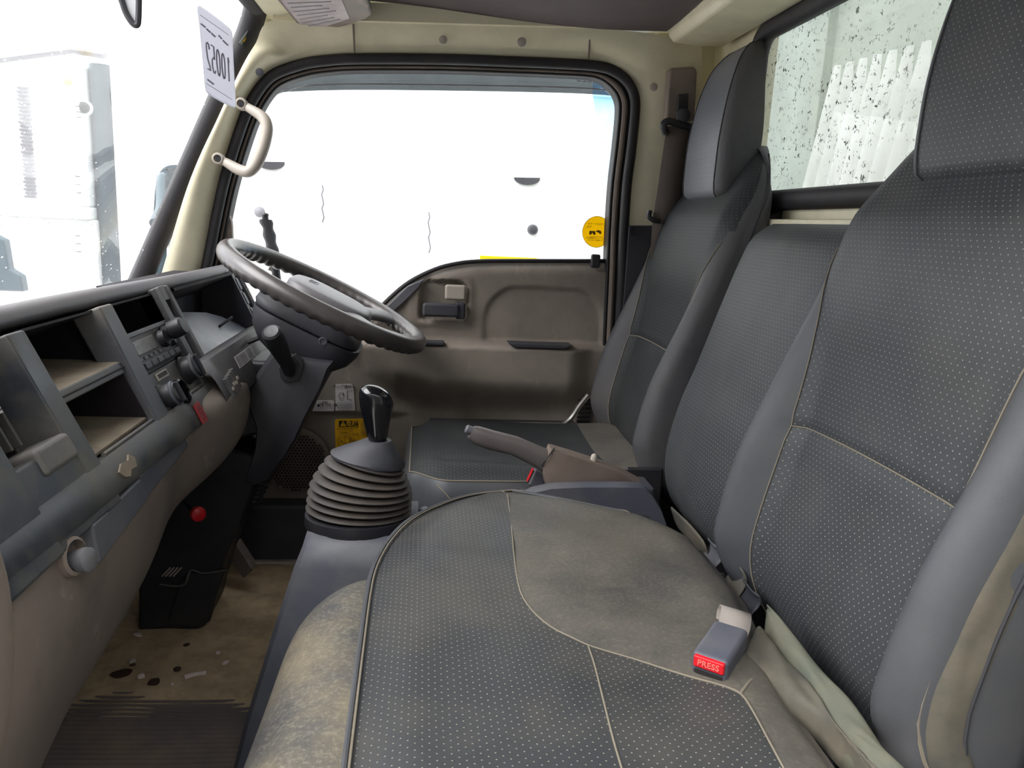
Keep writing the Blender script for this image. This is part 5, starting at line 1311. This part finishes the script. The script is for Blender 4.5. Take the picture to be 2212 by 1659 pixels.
# paper sheet taped to the windshield, number seen through from behind
def Wn(px, py, off=.0):
    d = ray(px, py); n = Vector((.58, 0, -.27)); p0 = ws(1, .75); t = (p0 - EYE).dot(n) / d.dot(n); nn = n.normalized()
    return EYE + d * t + (nn * (off if nn.x > 0 else -off))
ps = thing('number_sheet', 'curling white paper sheet with number 10052 taped inside the windshield', 'paper sheet', Wn(470, 120))
def Sh(px, py): return atY(px, py, 1.60 + (px - 425) / 83 * .13)
rows_ = []
tl, tr_, bl, br = (424, 8), (502, 66), (443, 198), (510, 236)
for j in range(9):
    v_ = j / 8; row = []
    lx = tl[0] + (bl[0] - tl[0]) * v_ ** .8; ly = tl[1] + (bl[1] - tl[1]) * v_; rx = tr_[0] + (br[0] - tr_[0]) * v_ ** 1.3; ry = tr_[1] + (br[1] - tr_[1]) * v_
    for i in range(7):
        u = i / 6; px = lx + (rx - lx) * u; py = ly + (ry - ly) * (u ** 1.15 if v_ < .5 else u ** .8)
        p = Sh(px, py); p.y += .006 * sin(pi * u) * (1 - v_) - .004 * sin(pi * u) * v_; row.append(p)
    rows_.append(row)
sh = G().loft(rows_, False, False).made('paper', M['sheet'], ps, sub=2, sharp=180)
md = sh.modifiers.new('t', 'SOLIDIFY'); md.thickness = .0004
def onS(u, v_):
    lx = tl[0] + (bl[0] - tl[0]) * v_ ** .8; ly = tl[1] + (bl[1] - tl[1]) * v_; rx = tr_[0] + (br[0] - tr_[0]) * v_ ** 1.3; ry = tr_[1] + (br[1] - tr_[1]) * v_
    p = Sh(lx + (rx - lx) * u, ly + (ry - ly) * (u ** 1.15 if v_ < .5 else u ** .8)); p.y -= .008; return p
SEG = {'1': [[(.5, 0), (.5, 1)], [(.5, 0), (.3, .2)]], '0': [[(.5 + .42 * cos(t), .5 + .5 * sin(t)) for t in [2 * pi * k / 16 for k in range(17)]]],
       '5': [[(.85, 0), (.2, 0), (.15, .42), (.5, .36), (.82, .5), (.86, .75), (.6, 1), (.3, 1), (.1, .88)]], '2': [[(.1, .25), (.2, .05), (.5, 0), (.8, .06), (.88, .28), (.7, .55), (.3, .8), (.1, 1), (.9, 1)]]}
for k, ch in enumerate('10052'):
    # mirrored: the first digit stands at the right
    u0 = .86 - .155 * k
    for pl2 in SEG[ch]:
        G().tube([onS(u0 - .115 * (x - .5) , .40 + .285 * y) for x, y in pl2], .0015, 5).made('digit', M['inklight'], ps)
G().tube([onS(.1, .12), onS(.92, .10)], .0006, 4).made('print_line', M['inklight'], ps)
G().tube([onS(.1, .88), onS(.92, .90)], .0006, 4).made('print_line', M['inklight'], ps)
for a, b, v_ in ((.10, .22, .22), (.26, .36, .24), (.40, .50, .25), (.62, .70, .21), (.74, .88, .23), (.16, .34, .82)):
    G().tube([onS(a, v_), onS(b, v_ + .01)], .0018, 5).made('print_line', M['inklight'], ps)
tp2 = thing('inspection_sticker', 'narrow pale sticker in the upper corner of the windshield', 'sticker', Wn(527, 78))
G().prism([Wn(x, y, .004) for x, y in ((536, 58), (547, 67), (524, 98), (512, 90))], (.0006, 0, 0)).made('sticker_face', M['bedgrey'], tp2)
G().prism([Wn(x, y, .006) for x, y in ((535, 66), (539, 70), (524, 90), (520, 86))], (.0004, 0, 0)).made('sticker_print', M['yellowpale'], tp2)
# inside mirror hanging from the header
im = thing('interior_mirror', 'lower tip of a dark framed mirror hanging at the top of the windshield', 'mirror', (-.42, 1.2, 1.2))
mp_ = [atY(x, y, 1.2) for x, y in ((240, -60), (262, 0), (272, 28), (286, 50), (296, 54), (299, 40), (300, 0), (301, -60))]
mm_ = curve(mp_, 5)
G().tube(mm_, .0042, 8).made('mirror_frame', M['slatedark'], im)
G().prism([p + Vector((0, .003, 0)) for p in mp_], (0, .004, 0)).made('mirror_glass', bpy.data.materials['painted_mirror_reflection'], im)
G().tube([atY(270, -60, 1.205), (-.40, 1.25, 1.30), (-.385, 1.3, 1.36)], .006, 8).made('mirror_stem', M['black'], im)

# upright grip lever beyond the wheel
ug = thing('upright_grip', 'upright black grip with finger notches outside the driver window', 'lever', (-.33, 2.12, .6))
gy = 2.12
def GP(x, y): return atY(x, y, gy)
pts = [GP(x, y) for x, y in ((574, 474), (578, 490), (582, 508), (586, 528), (590, 548), (592, 566))]
rg = [(.013, .012), (.0165, .013), (.0150, .013), (.0165, .013), (.0155, .013), (.0160, .013)]
rings = []
for i, p in enumerate(curve(pts, 4)):
    t = i / 20; r0 = .0155 + .0018 * sin(t * 20) * (1 if 1 else 0); rings.append([p + Vector((r0 * cos(q) * (1 + (.07 * sin(t * 16) if cos(q) < 0 else 0)), .012 * sin(q), 0)) for q in [2 * pi * k / 16 for k in range(16)]])
G().loft(rings).made('grip', M['black'], ug, sharp=60)
G().lathe([(.009, -.006), (.008, .004), (.0095, .008), (.008, .012), (.001, .013)], GP(573, 471), (0, 0, 1), 14).made('grip_cap', M['black'], ug)
G().tube([GP(592, 560), GP(597, 595), GP(604, 640), GP(612, 690), GP(625, 770)], [.013, .011, .012, .013, .013], 12).made('grip_arm', M['black'], ug)
G().tube([GP(582, 578), GP(594, 584)], .008, 8).made('grip_clamp', M['metal'], ug)
G().box(-.36, -.26, 2.05, 2.16, .48, .545).made('grip_foot', M['black'], ug, bevel=.01)

# ================================================================== stickers on the driver's door
def sticker(nm, label, corners, m, Y=1.975, cat='sticker'):
    t = thing(nm, label, cat, atY(*corners[0], Y)); G().prism([atY(x, y, Y) for x, y in corners], (0, .001, 0)).made('sticker_face', M[m], t); return t
XD, ZD = Vector((1, 0, 0)), Vector((0, 0, 1))
s1 = sticker('instruction_sticker', 'tall white instruction sticker with a lever diagram on the driver door', [(724, 830), (758, 829), (763, 834), (767, 887), (725, 887)], 'whitelabel')
text('ダンプ操作法', .0095, atY(743, 835, 1.973), XD, ZD, M['ink'], s1)
def ln(parent, pts, m='ink', r=.0005, Y=1.973, nm='diagram_line'): return G().tube([atY(x, y, Y) for x, y in pts], r, 4).made(nm, M[m], parent)
ln(s1, [(733, 849), (733, 852), (731, 854), (731, 857), (734, 858), (734, 864), (741, 864), (741, 858), (743, 857), (743, 854), (740, 852), (740, 848), (733, 848)])
ln(s1, [(750, 843), (751, 863)], r=.0008); ln(s1, [(742, 848), (742, 854)], r=.0007)
text('上げ', .006, atY(757, 845, 1.973), XD, ZD, M['ink'], s1); text('下げ', .005, atY(757, 864, 1.973), XD, ZD, M['ink'], s1)
for k in range(5): ln(s1, [(729, 869.5 + 3.2 * k), (762 - 3 * (k % 2), 869 + 3.2 * k)], 'inkgrey', .0006, nm='print_line')
s2 = sticker('shift_sticker', 'small white shift pattern sticker left of the instruction sticker', [(678, 867), (682, 865), (719, 865), (722, 868), (722, 886), (719, 888), (676, 888), (674, 885)], 'whitelabel')
text('1速 又は 2速', .0085, atY(709, 874.5, 1.973), XD, ZD, M['ink'], s2)
text('発進は', .0055, atY(702, 868.5, 1.973), XD, ZD, M['ink'], s2)
text('で行って下さい', .0055, atY(708, 881, 1.973), XD, ZD, M['inkgrey'], s2)
for x in (682, 688, 693): ln(s2, [(x, 869), (x - 1, 885)], 'inkgrey', .0004)
G().lathe([(.0035, 0), (.0035, .0008), (.001, .0009)], atY(688, 876, 1.9735), (0, -1, 0), 14).made('gate_symbol', M['ink'], s2)
s3 = sticker('danger_sticker', 'yellow danger warning sticker with a tipper truck drawing behind the gear knob', [(723, 908), (727, 905), (806, 904), (812, 908), (812, 990), (728, 990), (725, 970)], 'yellow', 1.984)
G().prism([atY(x, y, 1.9825) for x, y in ((732, 909), (773, 909), (773, 921), (732, 922))], (0, .0005, 0)).made('black_band', M['ink'], s3)
text('危険', .0150, atY(760, 915.5, 1.981), XD, ZD, M['yellow'], s3, bold=.0002)
G().prism([atY(x, y, 1.981) for x, y in ((735, 920.5), (741, 909.5), (747.5, 920.5))], (0, .0005, 0)).made('warning_triangle', M['yellow'], s3)
ln(s3, [(741, 913), (741, 917)], 'ink', .0008, 1.980); ln(s3, [(741, 918.6), (741, 919.4)], 'ink', .0008, 1.980)
text('ダンプトラック', .0060, atY(745, 927, 1.982), XD, ZD, M['inkbrown'], s3); text('安全装置', .0050, atY(742, 935, 1.982), XD, ZD, M['inkbrown'], s3); text('荷台の棒', .0048, atY(767, 938, 1.982), XD, ZD, M['inkbrown'], s3)
ln(s3, [(729, 958), (729, 948), (734, 942), (744, 941), (744, 957), (756, 957)], 'inkbrown', .0005, Y=1.982)
ln(s3, [(744, 941), (790, 968)], 'inkbrown', .0007, Y=1.982); ln(s3, [(750, 938), (758, 928), (752, 940), (784, 960)], 'inkbrown', .0005, Y=1.982)
ln(s3, [(757, 946), (754, 962)], 'ink', .0008, Y=1.982); ln(s3, [(764, 950), (764, 960)], 'ink', .0006, Y=1.982); ln(s3, [(734, 949), (735, 952), (740, 953)], 'ink', .0006, Y=1.982)
c = atY(738, 961, 1.982); G().tube([c + Vector((.0085 * cos(t), 0, .0085 * sin(t))) for t in [2 * pi * k / 16 for k in range(16)]], .0005, 4, True).made('diagram_line', M['inkbrown'], s3)
for k in range(9): ln(s3, [(779, 909 + 3.6 * k), (797, 908.6 + 3.6 * k)], 'inkbrown', .0007, Y=1.982, nm='print_line')
s4 = thing('round_sticker', 'round yellow sticker in the rear corner of the driver window', 'sticker', atY(1288, 501, 2.03))
c = atY(1289, 501, 2.031); R0 = .0385
cl = [c + Vector((R0 * cos(t), 0, R0 * 1.05 * sin(t))) for t in [2 * pi * k / 48 for k in range(48)]]
G().prism(cl, (0, .001, 0)).made('sticker_face', M['yellowpale'], s4)
G().tube([p + Vector((0, -.0005, 0)) for p in cl], .0006, 4, True).made('sticker_edge', M['inkbrown'], s4)
text('テールゲートをはずしたまま', .0055, c + Vector((0, -.001, .020)), XD, ZD, M['inkbrown'], s4)
text('必ず', .0065, c + Vector((-.021, -.001, .012)), XD, ZD, M['inkbrown'], s4); text('も', .0065, c + Vector((.022, -.001, .010)), XD, ZD, M['inkbrown'], s4)
text('安全確認を行って下さい', .0050, c + Vector((0, -.001, -.0165)), XD, ZD, M['inkbrown'], s4); text('守らないと危険です', .0045, c + Vector((-.002, -.001, -.022)), XD, ZD, M['inkbrown'], s4)
G().prism([c + Vector((x, -.0012, z)) for x, z in ((-.020, .002), (-.004, .002), (-.003, -.008), (-.010, -.007), (-.011, -.002), (-.015, -.008), (-.020, -.008))], (0, .0005, 0)).made('pictogram', M['inkbrown'], s4)
G().prism([c + Vector((x, -.0012, z)) for x, z in ((-.003, .003), (.004, .005), (.011, .003), (.013, -.002), (.010, -.006), (.005, -.002), (-.001, .0))], (0, .0005, 0)).made('pictogram', M['inkbrown'], s4)
G().tube([c + Vector((-.020, -.001, -.0125)), c + Vector((.016, -.001, -.0125))], .0004, 4).made('print_line', M['inkbrown'], s4)
# embossed name on the rain visor, read mirrored from inside
text('ISUZU', .020, atY(1268, 172, 2.068), -XD, ZD, M['inkgrey'], vis, ext=.0002)

# ================================================================== footwell
hu = thing('heater_unit', 'black heater unit standing on the floor below the dash', 'heater unit', (-.5, 1.62, 0))
P_ = [atY(x, y, 1.60) for x, y in ((300, 1362), (370, 1358), (425, 1362), (445, 1350), (455, 1310), (475, 1240), (520, 1130), (550, 1050), (560, 985), (440, 950), (300, 950))]
c_ = sum(P_, Vector()) / len(P_)
G().loft([[c_.lerp(p, .96) + Vector((0, -.008, 0)) for p in P_], [p for p in P_], [p + Vector((0, .15, 0)) for p in P_]]).made('heater_case', M['black'], hu, bevel=.004, sharp=35)
P_ = [atY(x, y, 1.585) for x, y in ((358, 1352), (385, 1262), (402, 1236), (435, 1240), (488, 1232), (470, 1280), (452, 1345), (430, 1356))]
G().prism(P_, (0, .02, 0)).made('lower_cover', M['black'], hu, bevel=.006, seg=3)
G().tube(curve([atY(x, y, 1.582) for x, y in ((345, 1262), (385, 1266), (402, 1258), (412, 1232), (440, 1238), (490, 1231)) ], 4), .002, 6).made('cover_edge', M['metal'], hu)
for k in range(4): G().tube([atY(350 + 8 * k, 1245, 1.585), atY(368 + 8 * k, 1226, 1.585)], .0018, 6).made('vent_rib', M['grab'], hu)
rk_ = thing('red_knob', 'round red pull knob hanging under the dash', 'knob', atX(424, 1108, -.42))
c = atX(424, 1108, -.42); G().lathe([(.004, -.02), (.0055, -.004), (.0125, .0), (.015, .008), (.0135, .015), (.006, .019), (.001, .0195)], c, (.55, -.8, .1), 24).made('knob_head', M['red'], rk_)
G().tube([c + Vector((-.01, .014, -.002)), c + Vector((-.10, .12, .03))], .004, 8).made('knob_cable', M['black'], rk_)
pd = thing('accelerator_pedal', 'worn accelerator pedal above the muddy floor mat', 'pedal', (-.45, 1.85, .02))
a, b = atY(505, 1178, 1.84), atY(540, 1232, 1.80)
dv = (b - a); sdv = Vector((0, 1, 0)); up2 = dv.cross(sdv).normalized()
G().hexa([p + s_ * Vector((.012, .0, .012)) + u * Vector((.0, .022, .0)) for p in (a, b) for s_ in (-1, 1) for u in (-1, 1)]).made('pedal_pad', M['greige'], pd, bevel=.003)
G().tube([a, a + Vector((-.03, .0, .10)), a + Vector((-.02, .0, .28))], .006, 8).made('pedal_arm', M['black'], pd)
G().box(a.x - .08, a.x - .0, 1.78, 1.86, a.z + .26, a.z + .30).made('pedal_bracket', M['black'], pd)
bk = thing('brake_pedal', 'hanging brake pedal arm beside the steering shaft', 'pedal', atY(540, 1070, 1.70))
G().tube(curve([atY(522, 1010, 1.70), atY(532, 1050, 1.69), atY(543, 1078, 1.68)], 4), .009, 10).made('pedal_arm', M['slatedark'], bk)
G().tube([atY(522, 1010, 1.70), atY(515, 960, 1.72)], .009, 10).made('pedal_hanger', M['black'], bk)
# litter on the mat
random.seed(5)
def bit(nm, label, px, py, L, W, T, ang, m, group=None, cat='litter'):
    c = atZ(px, py, .004); t = thing(nm, label, cat, c, group)
    u = Vector((cos(ang), sin(ang), 0)); v = Vector((-sin(ang), cos(ang), 0)); n = 7; top = []
    rings = []
    for zz, k in ((0, 1), (T * .7, .95), (T, .6)):
        rings.append([c + Vector((0, 0, zz)) + u * L * k * .5 * cos(q) * (1 + .14 * sin(3 * q + px)) + v * W * k * .5 * sin(q) * (1 + .14 * cos(2 * q + py)) for q in [2 * pi * i / 12 for i in range(12)]])
    G().loft(rings).made('crumb' if T > .004 else 'scrap', M[m], t, sharp=60)
c = atZ(421, 1459, .006); t = thing('cigarette_butt', 'white cigarette shaped paper roll on the muddy mat', 'litter', c)
a, b = atZ(398, 1464, .006), atZ(446, 1454, .006)
G().tube(curve([a, a.lerp(b, .5) + Vector((0, .004, 0)), b], 4), [.0055, .0055, .005, .0045, .004, .004, .004, .0045, .005], 8).made('paper_roll', M['litter'], t)
bit('paper_scrap', 'small square pale scrap on the mat right of the paper roll', 487, 1432, .018, .012, .003, 1.0, 'litter')
bit('paper_scrap', 'pale folded scrap on the mud by the heater unit foot', 298, 1372, .022, .012, .003, -.5, 'litter')
bit('pebble', 'pale round pebble beside the mud left of the paper roll', 305, 1463, .014, .012, .007, .3, 'litter', cat='pebble')
bit('pebble', 'tiny pale pebble on the mud above the square scrap', 471, 1412, .010, .009, .005, .3, 'litter', cat='pebble')
bit('pebble', 'tiny white pebble at the lower edge of the mud', 372, 1479, .006, .006, .004, .3, 'litter', cat='pebble')
bit('pebble', 'grey pebble with a dark foot left on the mud', 285, 1430, .014, .012, .006, .3, 'grab', cat='pebble')
bit('soil_clod', 'largest dark clod of soil by the knee panel edge', 263, 1456, .040, .028, .004, .2, 'soil', cat='soil')
bit('soil_clod', 'dark brown clod just below the pale pebble', 333, 1474, .024, .022, .003, .9, 'soil', cat='soil')
bit('soil_clod', 'small black clod just left of the paper roll', 383, 1448, .014, .012, .006, .2, 'soil', cat='soil')
bit('soil_clod', 'dark clod at the foot of the grey pebble', 287, 1438, .012, .009, .004, .2, 'soil', cat='soil')
bit('soil_clod', 'round dark clod alone in the middle of the mud', 403, 1394, .014, .012, .003, .7, 'soil', cat='soil')
# ================================================================== passenger side of the cab (door stands open)
def ring_wall(name, inner, outer, y, th, m):
    g = G(); rows = []
    for (ax, az), (bx, bz) in zip(inner, outer):
        rows.append([(ax, y - th, az), (ax, y, az), (bx, y, bz), (bx, y - th, bz)])
    return g.loft(rows, False, False).made(name, m, kind='structure', sharp=40)
ni = [(-.62, -.05), (-.62, .50), (-.60, .72), (-.50, .98), (-.42, 1.14), (-.36, 1.24), (-.28, 1.29), (0, 1.31), (.42, 1.315), (.50, 1.29), (.535, 1.22), (.535, .70), (.50, .30), (.46, -.05)]
no = [(-.96, -.06), (-.96, .50), (-.72, .72), (-.60, .98), (-.53, 1.14), (-.47, 1.30), (-.42, 1.43), (0, 1.45), (.60, 1.45), (.74, 1.44), (.76, 1.30), (.76, .70), (.76, .30), (.76, -.06)]
ring_wall('wall_left', ni, no, .44, .06, M['white'])
hx, hy = -.62, .42
an = radians(68)
def dpt(u, z, t=0): return (hx + u * cos(an) + t * sin(an), hy - u * sin(an) + t * cos(an), z)
dl = [(0, .0), (1.08, .0), (1.12, .75), (1.10, 1.22), (1.0, 1.29), (.36, 1.27), (.24, 1.16), (.02, .72), (0, .5)]
d2 = thing('door_2', None, None, (hx, hy, .4), kind='structure')
G().prism([dpt(u, z) for u, z in dl if z < .76] , Vector(dpt(0, 0, -.05)) - Vector(dpt(0, 0))).made('door_skin', M['white'], d2)
G().tube([dpt(u, z, -.025) for u, z in dl[2:8]], .02, 8).made('door_frame', M['white'], d2)
